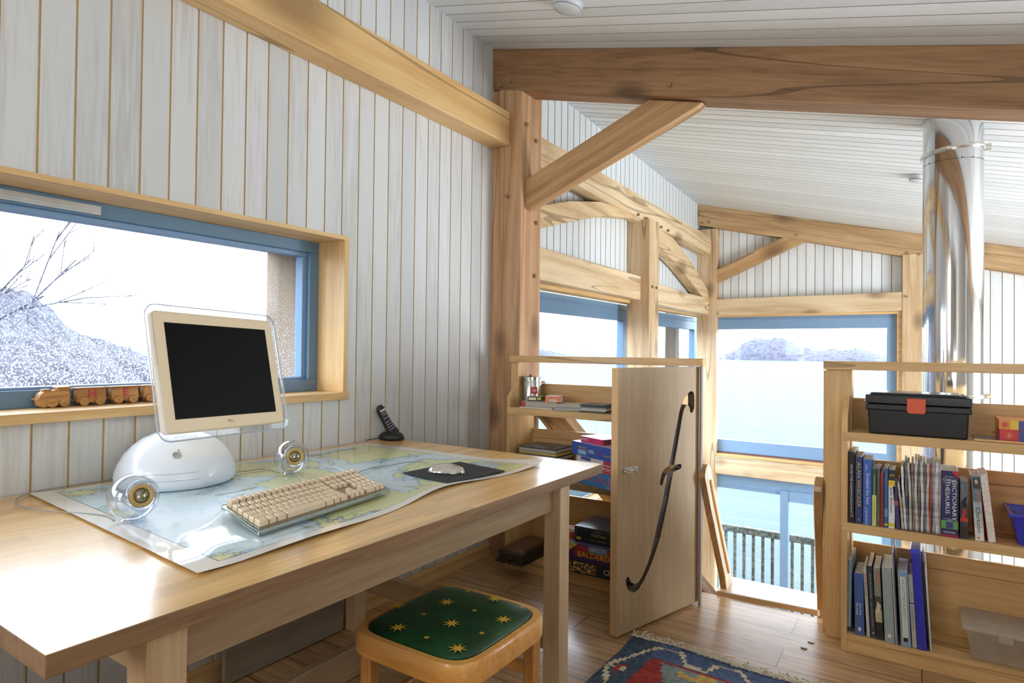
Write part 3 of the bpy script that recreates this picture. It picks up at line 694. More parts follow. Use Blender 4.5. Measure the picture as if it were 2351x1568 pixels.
SL = plain('chart ink', (110, 118, 100), .5)
text('WEST COAST OF SCOTLAND', .022, FR((.125, 1.52, .7124), (0, 1, 0), (-1, 0, 0)), SL, ch, depth=.00005)
text('5130', .018, FR((.055, .70, .7124), (0, 1, 0), (-1, 0, 0)), SL, ch, depth=.00005)
text('DEPTHS IN METRES', .014, FR((.42, .98, .7124), (0, 1, 0), (-1, 0, 0)), SL, ch, depth=.00005)
rc = M(); 
for k in range(24):
    a = R(200+k*8); rc.v += [(.905-.05+.04*math.cos(a), .93+.06*math.sin(a), .7126), (.905-.05+.043*math.cos(a), .93+.063*math.sin(a), .7126)]
    if k: rc.f.append((2*k-2, 2*k-1, 2*k+1, 2*k)); rc.m.append(0)
build('pen_ring', rc, plain('red pen', (176, 60, 60), .5), ch, recalc=False)

# ------------------------------------------------------------------ computer
cx_, cy_ = .165, .955; TZ = .7125
r = root('desktop_computer', (cx_, cy_, TZ), 'white dome based desktop computer with a dark flat screen', 'computer')
prof = [(.146, 0), (.150, .003), (.155, .012), (.156, .024), (.154, .038), (.147, .058), (.133, .084), (.113, .107), (.088, .126), (.06, .138), (.03, .1445), (.0001, .146)]
def rz(z):
    for (r1, z1), (r0, z0) in zip(prof[1:], prof[:-1]):
        if z0 <= z <= z1: return r0+(r1-r0)*(z-z0)/(z1-z0)
    return .0
T0 = Matrix.Translation((cx_, cy_, TZ))
base = build('base', M().lathe(prof, 64, T0), IWHITE, r, smooth=True, angle=60)
def on_dome(az, z, off=.0012):
    rr = rz(z)+off; return (cx_+rr*math.cos(az), cy_+rr*math.sin(az), TZ+z+off*.5)
def azof(px_off): return px_off
logo2 = [(-.02, .52), (-.18, .62), (-.42, .62), (-.62, .48), (-.74, .22), (-.72, -.1), (-.6, -.4), (-.42, -.62), (-.28, -.72), (-.14, -.68), (0, -.62), (.14, -.68), (.28, -.72), (.42, -.62), (.58, -.38), (.66, -.2), (.52, -.08), (.44, .1), (.46, .28), (.58, .44), (.44, .58), (.28, .62), (.12, .56)]
leaf = [(.0, .70), (.06, .9), (.2, 1.04), (.34, 1.06), (.3, .9), (.16, .74)]
az0 = R(-28)
def emb(pts):
    mb = M(); k = .0155
    P = [on_dome(az0+x*k/.125*1.0, .093+y*k*.78, .0016) for x, y in pts]
    c = on_dome(az0+sum(p[0] for p in pts)/len(pts)*k/.125, .093+sum(p[1] for p in pts)/len(pts)*k*.78, .0024)
    i = len(mb.v); mb.v = [c]+P
    for j in range(len(P)): mb.f.append((0, 1+j, 1+(j+1) % len(P))); mb.m.append(0)
    return mb
build('emblem', emb(logo2), LOGO, base); build('emblem', emb(leaf), LOGO, base)
dr = M()
for (a0, a1, z) in ((-66, -8, .046), (-66, -8, .028)):
    for k in range(30):
        a = R(a0+(a1-a0)*k/29); dr.v += [on_dome(a, z, .0006), on_dome(a, z+.0011, .0006)]
        if k: n = len(dr.v); dr.f.append((n-4, n-3, n-1, n-2)); dr.m.append(0)
build('drive_slot', dr, plain('seam grey', (168, 174, 186), .5), base, recalc=False)
vh = M()
for ring, (z, n) in enumerate(((.139, 16), (.1365, 20), (.1335, 24))):
    for k in range(n):
        c = Vector(on_dome(2*math.pi*k/n+ring*.1, z, .0006)); nrm = Vector((math.cos(2*math.pi*k/n+ring*.1)*.45, math.sin(2*math.pi*k/n+ring*.1)*.45, .9)).normalized()
        vh.cyl(c-nrm*.001, c+nrm*.0003, .0016, 6)
build('vent_holes', vh, plain('vent shade', (150, 156, 168), .6), base)
MM = Matrix.Translation((.311, 1.004, 1.032)) @ Matrix.Rotation(R(100.4), 4, 'Z') @ Matrix.Rotation(R(-13.1), 4, 'X') @ Matrix.Rotation(R(1.5), 4, 'Y')
def rrect(w, h, rad, n=7):
    out = []
    for cx, cy, a0 in ((w/2-rad, h/2-rad, 0), (-w/2+rad, h/2-rad, 90), (-w/2+rad, -h/2+rad, 180), (w/2-rad, -h/2+rad, 270)):
        for k in range(n+1):
            a = R(a0+90*k/n); out.append((cx+rad*math.cos(a), cy+rad*math.sin(a)))
    return out
mon = build('monitor', M().prism([(x, z-.002) for x, z in rrect(.400, .322, .014)], 'Y', -.001, .022).xf(MM), IBEZEL, r, bevel=.004, smooth=True)
build('screen', M().box(-.17, .17, -.0025, .002, -.1275, .1275).xf(MM), SCREEN, mon)
halo = M(); o1 = [(x, z-.003) for x, z in rrect(.436, .358, .034)]; o2 = [(x, z-.002) for x, z in rrect(.402, .324, .014)]
n = len(o1)
for yy in (-.004, .012):
    halo.v += [(x, yy, z) for x, z in o1]+[(x, yy, z) for x, z in o2]
for k in range(n):
    j = (k+1) % n
    halo.f += [(k, j, n+j, n+k), (2*n+k, 3*n+k, 3*n+j, 2*n+j), (k, 2*n+k, 2*n+j, j)]; halo.m += [0, 0, 0]
build('clear_surround', halo.xf(MM), CLEARP, mon, bevel=.003, smooth=True)
rim = M().tube([tuple(MM @ Vector((x, .004, z))) for x, z in o1+[o1[0]]], .0016, 6, smooth=0)
build('surround_rim', rim, plain('bright acrylic edge', (206, 212, 224), .2, var=.01), mon, smooth=True)
text('iMac', .011, MM @ FR((.0, -.0022, -.1425), (1, 0, 0), (0, 0, 1)), plain('grey badge', (170, 164, 156), .5), mon, depth=.0002)
bk = MM @ Vector((0, .03, -.02))
build('arm', M().tube([(cx_, cy_, TZ+.14), (cx_+.01, cy_+.004, TZ+.20), (bk.x-.05, bk.y-.02, bk.z-.05), tuple(bk)], .008, 12), CHROME, r, smooth=True)
build('arm_mount', M().cyl(tuple(MM @ Vector((0, .022, -.02))), tuple(MM @ Vector((0, .045, -.02))), .03, 20), CHROME, r, smooth=True)

# speakers
def speaker(px, py, label, aim, cable):
    c = Vector((px, py, TZ+.057)); R0 = .0565*.9
    c = Vector((px, py, TZ+.052)); K9 = .9; r = root('ball_speaker', (px, py, TZ), label, 'speaker', 'pair of clear ball speakers on the chart')
    ax = Vector(aim).normalized(); q = ax.to_track_quat('Z', 'Y').to_matrix().to_4x4(); T = Matrix.Translation(c) @ q @ Matrix.Scale(K9, 4)
    R0 = .0565; pr = [(R0*math.sin(R(a)), -R0*math.cos(R(a))) for a in range(4, 144, 7)]
    sh = build('shell', M().lathe(pr, 40, T, cap=False), CLEARP, r, smooth=True, angle=80)
    build('lip', M().lathe([(.034, .0455), (.037, .0455), (.0385, .042), (.036, .038), (.033, .04), (.034, .0455)], 40, T, cap=False), CLEARP, r, smooth=True, angle=80)
    build('inner_horn', M().lathe([(.012, -.035), (.018, -.02), (.024, 0), (.030, .025), (.033, .040)], 32, T, cap=False), clear('horn '+label[:5], (214, 218, 232), .3, .12, .7), r, smooth=True, angle=80)
    dv = build('driver', M().lathe([(.0175, .036), (.0195, .041), (.023, .044), (.0245, .0415), (.027, .0435), (.029, .041), (.029, .034), (.0175, .032)], 40, T, cap=False), CREAM, r, smooth=True, angle=80)
    build('dome', M().lathe([(.0185, .037), (.016, .0405), (.011, .043), (.005, .0445), (.0002, .045)], 32, T), plain('titanium dome', (150, 142, 124), .18, metal=1), dv, smooth=True, angle=80)
    build('foot_ring', M().lathe([(.024, 0), (.026, .004), (.020, .008), (.018, .004)], 28, Matrix.Translation((px, py, TZ)), cap=False), CLEARP, r, smooth=True)
    build('cable', M().tube([(a, b, TZ+.0025) for a, b in cable], .0016, 6), CABLE, r, smooth=True)
speaker(.497, .682, 'clear ball speaker left of the computer base, nearest the desk front', (.74, .02, .18), [(.47, .655), (.40, .66), (.254, .600), (.151, .585), (.06, .615), (.015, .68), (.012, .80), (.02, .90)])
speaker(.345, 1.207, 'clear ball speaker right of the computer base, further back', (.76, -.28, .14), [(.31, 1.19), (.22, 1.20), (.213, 1.155), (.20, 1.125), (.205, 1.105)])

# keyboard: body tapers slightly towards the far end
def kbp(u, v, z):   # u along (near-left to far-right), v back to front
    a = Vector((.604, .822)); b = Vector((.834, .764)); c = Vector((.776, 1.192)); d = Vector((.560, 1.262))
    p = (1-u)*(1-v)*a+(1-u)*v*b+u*v*c+u*(1-v)*d
    return Vector((p.x, p.y, TZ+.002+z+.006*(1-v)))
r = root('keyboard', (.69, 1.01, TZ), 'warm white keyboard in a clear case lying on the chart', 'keyboard')
def kbox(u0, u1, v0, v1, z0, z1, ins=.0):
    P = []
    for z, e in ((z0, 0), (z1, ins)):
        for (u, v) in ((u0+e, v0+e*2.2), (u1-e, v0+e*2.2), (u1-e, v1-e*2.2), (u0+e, v1-e*2.2)): P.append(tuple(kbp(u, v, z)))
    mb = M(); mb.v = P; mb.f = [(3, 2, 1, 0), (4, 5, 6, 7), (0, 1, 5, 4), (1, 2, 6, 5), (2, 3, 7, 6), (3, 0, 4, 7)]; mb.m = [0]*6
    return mb
build('case', kbox(0, 1, 0, 1, .0, .012), CLEARK, r, bevel=.004)
build('key_bed', kbox(.018, .982, .05, .93, .010, .0125), plain('key bed', (150, 138, 112), .5), r)
build('case_edge', M().tube([tuple(kbp(u, v, .012)) for u, v in ((0, 0), (0, .5), (0, 1), (.5, 1), (1, 1), (1, .5), (1, 0), (.5, 0), (0, 0))], .0013, 6, smooth=0), plain('green glass edge', (150, 176, 166), .15, var=.02), r, smooth=True)
rows = [[1.3]+[.95]*14+[.4]+[1]*3+[.4]+[1]*4, [1]*13+[2]+[.4]+[1]*3+[.4]+[1]*4, [1.5]+[1]*12+[1.5]+[.4]+[1]*3+[.4]+[1]*4, [1.8]+[1]*11+[2.2]+[-3.8]+[1]*4, [2.3]+[1]*10+[2.7]+[-.4]+[-1]+[1]+[-1]+[-.4]+[1]*4, [1.5, 1.2, 1.5]+[6.6]+[1.5, 1.2, 1.5]+[-.4]+[1]*3+[-.4]+[2, 1, 1]]
nk = 0
for ri, row in enumerate(rows):
    tot = sum(abs(k) for k in row); u = .022; sc = (.978-.022)/tot
    v0 = .06+ri*.1455; v1 = v0+.128
    for k in row:
        w = abs(k)*sc
        if k > 0 and k != .4:
            zt = .021+.004*(1 if ri == 0 else 0)+.0015*abs(ri-3)
            kb = kbox(u+.0022, u+w-.0022, v0, v1, .0125, zt, .0028)
            if nk < 98: build('key', kb, KEYW, r, bevel=.0012, seg=1)
            else:
                if nk == 98: rest = M()
                i = len(rest.v); rest.v += kb.v; rest.f += [tuple(i+q for q in f) for f in kb.f]; rest.m += kb.m
            nk += 1
        u += w
if nk > 98:
    o = build('key_row_end', rest, KEYW, r, bevel=.0012, seg=1); o['kind'] = 'stuff'
build('cable', M().tube([(.55, 1.27, TZ+.006), (.52, 1.285, TZ+.004), (.44, 1.325, TZ+.004), (.36, 1.34, TZ+.004), (.27, 1.30, TZ+.004), (.24, 1.2, TZ+.003), (.225, 1.10, TZ+.003)], .0019, 6), CABLEW, r, smooth=True)
# mouse and mat
mb = M(); c4 = [(.612, 1.415), (.822, 1.374), (.848, 1.626), (.636, 1.664)]
mb.prism(c4, 'Z', TZ+.0005, TZ+.004)
mp_ = tag(build('mouse_mat', mb, BLACKM, bevel=.001), 'black mouse mat with faint red script at the far end of the chart', 'mouse mat')
RED = plain('dull red print', (96, 52, 50), .6)
sc_ = M().tube([(.75+.03*math.cos(t/6*3.1), 1.50+t*.011, TZ+.0042) for t in range(0, 12)], .0005, 4)
build('script', sc_, RED, mp_)
text('Queen of Scots', .02, FR((.69, 1.60, TZ+.0042), (.1, -1, 0), (1, .1, 0)), RED, mp_, depth=.0001)
r = root('mouse', (.722, 1.49, TZ+.004), 'clear topped white mouse sitting on the black mat', 'mouse')
MT = Matrix.Translation((.722, 1.49, TZ+.004)) @ Matrix.Rotation(R(30), 4, 'Z')
def ell(a, b, h, z0=0, n=28, m=8, p=.8):
    mb = M(); 
    for j in range(m+1):
        t = j/m*math.pi/2; rr = math.cos(t)**p; z = z0+h*math.sin(t)
        for k in range(n):
            q = 2*math.pi*k/n; mb.v.append((a*rr*math.cos(q), b*rr*math.sin(q), z))
    for j in range(m):
        for k in range(n):
            l = (k+1) % n; mb.f.append((j*n+k, j*n+l, (j+1)*n+l, (j+1)*n+k)); mb.m.append(0)
    mb.f.append(tuple(reversed(range(n)))); mb.m.append(0)
    return mb
build('body', ell(.055, .031, .022, .004).xf(MT), plain('mouse white', (232, 214, 196), .3), r, smooth=True, angle=70)
build('clear_shell', ell(.0585, .0345, .0265, .0012).xf(MT), CLEARP, r, smooth=True, angle=70)
build('cable', M().tube([(.67, 1.47, TZ+.008), (.62, 1.53, TZ+.006), (.56, 1.585, TZ+.003), (.50, 1.56, TZ+.003), (.495, 1.46, TZ+.003), (.49, 1.37, TZ+.004), (.545, 1.27, TZ+.006)], .0016, 6), CABLE, r, smooth=True)

# phone in its cradle
r = root('cordless_phone', (.06, 1.925, .711), 'black cordless phone standing in its cradle at the back of the desk', 'phone')
cr_ = M(); cr_.lathe([(.052, 0), (.056, .006), (.055, .016), (.044, .028), (.030, .034), (.0002, .036)], 32)
for i, v in enumerate(cr_.v): cr_.v[i] = (v[0]*1.0, v[1]*.72, v[2])
build('cradle', cr_.xf(Matrix.Translation((.066, 1.918, .711)) @ Matrix.Rotation(R(20), 4, 'Z')), BLACKP, r, smooth=True, angle=60)
HT = FR((.085, 1.925, .731), (.30, .95, .0), (-.24, -.34, 1.0))
HT = Matrix.Translation((.085, 1.925, .731)) @ Matrix.Rotation(R(72), 4, 'Z') @ Matrix.Rotation(R(-20), 4, 'X') @ Matrix.Rotation(R(-24), 4, 'Y')
hs = M(); nseg = 14
for k in range(nseg+1):
    t = k/nseg; z = t*.145; w = .021+.003*math.cos(t*5); d = .012+.003*math.sin(t*3)
    if k == 0: w *= .7; d *= .7
    if k == nseg: w *= .45; d *= .45
    if k == nseg-1: w *= .8; d *= .85
    yb = .012*math.sin(t*math.pi)
    for j in range(16):
        a = 2*math.pi*j/16; hs.v.append((w*math.copysign(abs(math.cos(a))**.7, math.cos(a)), yb+d*math.copysign(abs(math.sin(a))**.8, math.sin(a)), z))
for k in range(nseg):
    for j in range(16):
        l = (j+1) % 16; hs.f.append((k*16+j, k*16+l, k*16+16+l, k*16+16+j)); hs.m.append(0)
hs.f += [tuple(reversed(range(16))), tuple(nseg*16+j for j in range(16))]; hs.m += [0, 0]
hset = build('handset', hs.xf(HT), BLACKP, r, smooth=True, angle=60)
def onh(x, z, t=.0006): # front of handset
    tt = z/.145; d = .012+.003*math.sin(tt*3); return (x, .012*math.sin(tt*math.pi)-d-t, z)
build('display', M().box(-.012, .012, onh(0, .108)[1]-.0012, onh(0, .108)[1]+.003, .096, .116).xf(HT), LCD, hset, bevel=.0008)
build('label_strip', M().box(-.012, .012, onh(0, .12)[1]-.0016, onh(0, .12)[1]+.003, .117, .1225).xf(HT), WHITE, hset)
for i in range(5):
    for j in range(3):
        x = (j-1)*.0105; z = .078-i*.0115
        if i == 0: z += .006
        q = onh(x, z); build('key', M().box(x-.0028, x+.0028, q[1]-.0014, q[1]+.003, z-.0018, z+.0018).xf(HT), GREYK, hset)
build('cable', M().tube([(.02, 1.90, .716), (.012, 1.875, .7145), (.010, 1.85, .715), (.010, 1.83, .713)], .0014, 6), BLACKP, r, smooth=True)

# ------------------------------------------------------------------ stool
r = root('stool', (1.0, 1.165, 0), 'low wooden chair seat with green vinyl pad printed with gold stars', 'stool')
def sq(cx, cy, a, b, e=.28, n=48):
    out = []
    for k in range(n):
        t = 2*math.pi*k/n; c, s_ = math.cos(t), math.sin(t)
        out.append((cx+a*math.copysign(abs(c)**e, c), cy+b*math.copysign(abs(s_)**e, s_)))
    return out
SC = (1.012, 1.167)
so = sq(*SC, .176, .182, .36); si = sq(*SC, .156, .162, .36)
fr_ = M(); n = len(so); zz = [(so, .405), (so, .442), ([(SC[0]+(x-SC[0])*.975, SC[1]+(y-SC[1])*.975) for x, y in so], .452), (si, .452), (si, .405)]
for poly, z in zz: fr_.v += [(x, y, z) for x, y in poly]
for j in range(4):
    for k in range(n):
        l = (k+1) % n; fr_.f.append((j*n+k, j*n+l, j*n+n+l, j*n+n+k)); fr_.m.append(0)
for k in range(n):
    l = (k+1) % n; fr_.f.append((4*n+k, 4*n+l, l, k)); fr_.m.append(0)
build('seat_frame', fr_, STOOLW, r, smooth=True, angle=50)
pad = M(); rings = [(1.0, .448), (1.0, .4535), (.97, .4575), (.9, .4605), (.75, .462), (.5, .463), (.25, .4633)]
for s_, z in rings: pad.v += [(SC[0]+(x-SC[0])*s_*.985, SC[1]+(y-SC[1])*s_*.985, z) for x, y in si]
for j in range(len(rings)-1):
    for k in range(n):
        l = (k+1) % n; pad.f.append((j*n+k, j*n+l, j*n+n+l, j*n+n+k)); pad.m.append(0)
pad.f.append(tuple((len(rings)-1)*n+k for k in range(n))); pad.m.append(0)
def star(cx, cy, R1, npt=8):
    c = len(pad.v); pad.v.append((cx, cy, .4642))
    ph = .3
    for k in range(npt*2):
        a = ph+math.pi*k/npt; rr = R1*(1 if (k // 2) % 2 == 0 or True else .7) if k % 2 == 0 else R1*.33
        if k % 4 == 2: rr = R1*.92
        pad.v.append((cx+rr*math.cos(a), cy+rr*math.sin(a), .4642))
    for k in range(npt*2): pad.f.append((c, c+1+k, c+1+(k+1) % (npt*2))); pad.m.append(1)
for i in range(-2, 2):
    for j in range(-2, 3):
        x = 1.042+i*.0865; y = 1.128+j*.0865
        if abs(x-SC[0]) > .150 or abs(y-SC[1]) > .152: continue
        star(x, y, .024 if (i+j) % 2 == 0 else .0095)
build('seat_pad', pad, [GREENV, STARY], r, smooth=True, angle=50)
for (x, y) in ((.862, 1.015), (.862, 1.29), (1.135, 1.29), (1.135, 1.015)):
    build('leg', M().box(x, x+.032, y, y+.032, 0, .41), STOOLZ, r, bevel=.004)
for z in (.14, .25):
    build('stretcher', M().box(.868, .888, 1.04, 1.295, z, z+.022), STOOLZ, r, bevel=.003)
    build('stretcher', M().box(1.142, 1.162, 1.04, 1.295, z, z+.022), STOOLZ, r, bevel=.003)
build('stretcher', M().box(.89, 1.14, 1.30, 1.318, .30, .33), STOOLW, r, bevel=.003)
build('stretcher', M().box(.89, 1.14, 1.02, 1.038, .19, .22), STOOLW, r, bevel=.003)

# ------------------------------------------------------------------ rug
RC = [two_tone('kilim slate', (70, 86, 104), (52, 66, 84), 60, .95), two_tone('kilim blue', (80, 100, 138), (64, 80, 116), 60, .95), two_tone('kilim cream', (212, 200, 170), (190, 176, 144), 60, .95),
      two_tone('kilim red', (168, 52, 44), (140, 40, 36), 60, .95), two_tone('kilim grey green', (134, 146, 142), (112, 124, 122), 60, .95), two_tone('kilim ochre', (204, 170, 92), (182, 146, 70), 60, .95)]
def inpoly(p, q):
    c = False; j = len(q)-1
    for i in range(len(q)):
        if (q[i][1] > p[1]) != (q[j][1] > p[1]) and p[0] < (q[j][0]-q[i][0])*(p[1]-q[i][1])/(q[j][1]-q[i][1])+q[i][0]: c = not c
        j = i
    return c
def segd(p, a, b):
    a, b, p = Vector(a), Vector(b), Vector(p); t = max(0, min(1, (p-a).dot(b-a)/max(1e-9, (b-a).length_squared))); return (p-(a+(b-a)*t)).length
CRL = [(.055, .50), (.049, .355), (.006, .256), (.055, .145), (.111, .045), (.204, .036), (.207, .057), (.234, .104), (.307, .109), (.33, .042), (.402, .036), (.43, .07), (.46, .109), (.53, .109), (.56, .042), (.63, .036), (.66, .1), (.72, .11), (.76, .045), (.86, .20)]
LW, LL = .90, .86
def rugm(u, v):
    x, y = u*LW, v*LL
    qx = (round(x/.010)*.010, round(y/.010)*.010)
    yy = y % .75
    q = (qx[0], qx[1] % .75)
    if any(segd(q, CRL[i], CRL[i+1]) < .0075 for i in range(len(CRL)-1)): return 2
    if inpoly(q, [(.043, .221), (.063, .215), (.05, .303), (.035, .265)]): return 3
    if inpoly(q, [(.012, .25), (.073, .236), (.079, .258), (.053, .272)]): return 2
    if abs(q[1]-.129) < .005 and .122 < q[0] < .80: return 3
    if inpoly(q, [(.122, .124), (.149, .131), (.205, .25), (.15, .40), (.105, .40), (.108, .28), (.113, .19)]): return 3
    if inpoly(q, [(.216, .150), (.28, .176), (.30, .140), (.35, .133), (.36, .16), (.29, .20), (.24, .19)]): return 5
    if inpoly(q, [(.153, .132), (.78, .132), (.66, .36), (.27, .37), (.205, .25)]):
        d = abs(x-.46)+abs(yy-.25)*1.2
        return 5 if d < .05 else 3 if d < .09 else 1 if d < .11 else 4
    if q[1] > .4 and abs(((x*1.3+yy) % .22)-.11) < .02: return 3
    return 1 if (x > .11 and yy < .13) or x > .82 else 0
def rugp(u, v):
    x, y = 1.03+u*LW, 2.25-v*LL
    w = mnoise.noise(Vector((x*5, y*5, 0)))
    return (x+.008*mnoise.noise(Vector((0, y*6, 3)))*(1 if u < .02 else 0), y+.012*math.sin(u*9)*(1-v)**6, .008+.004*w*(1 if v < .98 else 0))
mb = M().grid(150, 140, rugp, rugm)
i = len(mb.v)
rg = root('kilim_rug', (1.03, 2.25, 0), 'fringed kilim rug in slate blue, red and cream on the floor', 'rug')
build('weave', mb, RC, rg, recalc=False)
fm = M(); random.seed(3)
for k in range(150):
    u = (k+random.random()*.8)/150; x, y, z = rugp(u, 0); L_ = random.uniform(.03, .085); a = random.uniform(-.6, .9)
    pts = [(x, y-.008, .011)]
    for j in range(1, 6):
        a += random.uniform(-.5, .5); t = L_/5
        pts.append((pts[-1][0]+t*math.sin(a), pts[-1][1]+t*math.cos(a)*.8, max(.003, .009+random.uniform(-.005, .007)*(1 if j < 5 else 0))))
    fm.tube(pts, .0016 if k % 3 else .0026, 5, smooth=2)
for k in range(60):
    u = k/60; x, y, z = rugp(u, 0); fm.tube([(x-.004, y-.002, .010), (x+.008, y+.012, .009), (x+.018, y-.001, .010)], .0022, 5, smooth=2)
o = build('fringe', fm, plain('cream fringe', (218, 208, 186), .9), rg, smooth=True); o['kind'] = 'stuff'

# ------------------------------------------------------------------ bookcases
def bcase(x0, x1, label, left):
    r = root('bookcase', (x0, 2.7, 0), label, 'bookcase')
    px0, px1 = (x0-.025, x0+.022) if left else (1.636, 1.725)
    rail_l = .168 if left else 1.628
    build('top_rail', M().box(rail_l, 1.166 if left else x1, 2.66 if left else 2.68, 2.714 if left else 2.77, 1.036, 1.069), PINE_X, r, bevel=.002)
    if left:
        build('post', M().box(.170, .213, 2.675, 2.714, 0, 1.036), PINE_Z, r, bevel=.002)
        build('end_post', M().box(1.140, 1.150, 2.70, 2.722, 0, 1.036), plain('lilac grey ply', (150, 140, 140), .5), r, bevel=.001)  # narrow end post in plain lilac grey
    else:
        build('post', M().box(1.636, 1.725, 2.70, 2.77, 0, 1.036), PINE_Z, r, bevel=.002)
        build('post_trim', M().box(1.622, 1.637, 2.74, 2.79, 0, 1.03), PINE_Z, r, bevel=.001)
    sx = x0
    prof = [(2.60, 0), (2.835, 0), (2.835, .935), (2.68, .935), (2.60, .86)]
    build('side_panel', M().prism(prof, 'X', sx, sx+.020), PINE_Z, r, bevel=.001)
    if not left or True: build('side_panel', M().prism(prof, 'X', x1-.022, x1-.003), PINE_Z, r, bevel=.001)
    a = sx+.018; b = x1-.02
    for z in (.775, .44): build('shelf', M().box(a-.016, b, 2.598, 2.82, z, z+.033), PINE_X, r, bevel=.002)
    build('shelf', M().box(a, b, 2.602, 2.82, .045, .066), PINE_X, r, bevel=.001)
    build('plinth', M().box(a, b, 2.606, 2.625, 0, .045), PINE_X, r, bevel=.001)
    for z0, z1 in ((.80, .922), (.455, .682), (.05, .353)): build('back_board', M().box(a, b, 2.82, 2.833, z0, z1), PINE_X, r, bevel=.001)
    return r
bcase(.196, 1.068, 'low pine bookcase with board games left of the stair opening', True)
bcase(1.700, 2.95, 'low pine bookcase full of books right of the stair opening', False)

# f-hole gate
hx, hy = 1.135, 2.715; dv = Vector((-.155, -.535)).normalized(); nv = Vector((dv.y, -dv.x))  # door runs from hinge along dv
r = root('stair_gate', (hx, hy, .012), 'tall birch plywood gate with a violin f-hole cutout, standing open', 'gate')
FH = [(0.073, 0.926), (0.059, 0.929), (0.045, 0.924), (0.038, 0.91), (0.036, 0.88), (0.038, 0.855), (0.047, 0.838), (0.058, 0.834), (0.067, 0.838), (0.072, 0.857), (0.085, 0.871), (0.096, 0.869), (0.112, 0.856), (0.122, 0.835), (0.135, 0.786), (0.155, 0.715), (0.182, 0.623), (0.138, 0.624), (0.127, 0.616), (0.132, 0.604), (0.148, 0.601), (0.186, 0.596), (0.199, 0.559), (0.217, 0.495), (0.247, 0.412), (0.275, 0.337), (0.313, 0.271), (0.345, 0.226), (0.377, 0.19), (0.409, 0.164), (0.436, 0.156), (0.454, 0.156), (0.471, 0.166), (0.485, 0.19), (0.490, 0.214), (0.486, 0.224), (0.474, 0.226), (0.468, 0.218), (0.459, 0.201), (0.436, 0.188), (0.414, 0.189), (0.391, 0.205), (0.36, 0.244), (0.337, 0.282), (0.309, 0.352), (0.286, 0.413), (0.262, 0.477), (0.254, 0.502), (0.236, 0.564), (0.229, 0.594), (0.239, 0.59), (0.249, 0.578), (0.261, 0.552), (0.269, 0.549), (0.278, 0.556), (0.276, 0.572), (0.266, 0.6), (0.249, 0.615), (0.216, 0.624), (0.19, 0.709), (0.171, 0.771), (0.146, 0.848), (0.131, 0.877), (0.105, 0.905)]
DW, DH, DT = .545, 1.033, .032
bm = bmesh.new()
def ring(pts):
    vs = [bm.verts.new((x, 0, z)) for x, z in pts]; return vs, [bm.edges.new((vs[i], vs[(i+1) % len(vs)])) for i in range(len(vs))]
outer = [(0, .012), (DW, .012), (DW, DH), (0, DH)]
_, e1 = ring(outer); _, e2 = ring(FH)
bmesh.ops.triangle_fill(bm, use_beauty=True, use_dissolve=False, edges=e1+e2)
for f in list(bm.faces):
    c = f.calc_center_median()
    if inpoly((c.x, c.z), FH): bm.faces.remove(f)
nf = len(bm.faces)
ret = bmesh.ops.extrude_face_region(bm, geom=list(bm.faces)); vv = [g_ for g_ in ret['geom'] if isinstance(g_, bmesh.types.BMVert)]
bmesh.ops.translate(bm, verts=vv, vec=(0, DT, 0))
bmesh.ops.recalc_face_normals(bm, faces=bm.faces)
me = bpy.data.meshes.new('panel')
for f in bm.faces:
    n_ = f.normal; c = f.calc_center_median()
    if abs(n_.y) < .5:
        f.material_index = 2 if (.02 < c.x < DW-.02 and .03 < c.z < DH-.03) else 1
bm.to_mesh(me); bm.free()
for v in me.vertices:
    x, y, z = v.co; p = Vector((hx, hy))+dv*x-nv*y*(-1); v.co = (p.x-hx, p.y-hy, z-.012)
fin('panel', me, r, [BIRCH, BIRCH_E, DARKCUT], False, 0)
# latch on the free edge
def dp(s, z, o=0):
    p = Vector((hx, hy))+dv*s+nv*(-o)*1; return Vector((p.x, p.y, z))
DM = FR(dp(.47, .637, .001), tuple(dv)+(0,), (0, 0, 1))   # x along door, y up, z towards the room?
if DM.col[2].x < 0: DM = FR(dp(.47, .637, .001), tuple(-dv)+(0,), (0, 0, 1))
lt = M().box(-.043, .043, -.012, .012, 0, .003)
lt = build('latch_plate', lt.xf(DM), ALU, r, bevel=.0008)
build('bolt', M().cyl((-.046, 0, .007), (.03, 0, .007), .0035, 10).cyl((-.02, 0, .007), (-.02, .002, .016), .003, 8).xf(DM), CHROME, lt, smooth=True)
build('keeper', M().box(.018, .030, -.010, .010, .003, .011).box(-.036, -.028, -.009, .009, .003, .010).xf(DM), CHROME, lt, bevel=.001)
build('screw', M().cyl((-.038, .009, .003), (-.038, .009, .0042), .002, 8).cyl((-.038, -.009, .003), (-.038, -.009, .0042), .002, 8).cyl((.038, .009, .003), (.038, .009, .0042), .002, 8).cyl((.038, -.009, .003), (.038, -.009, .0042), .002, 8).xf(DM), CHROME, lt)

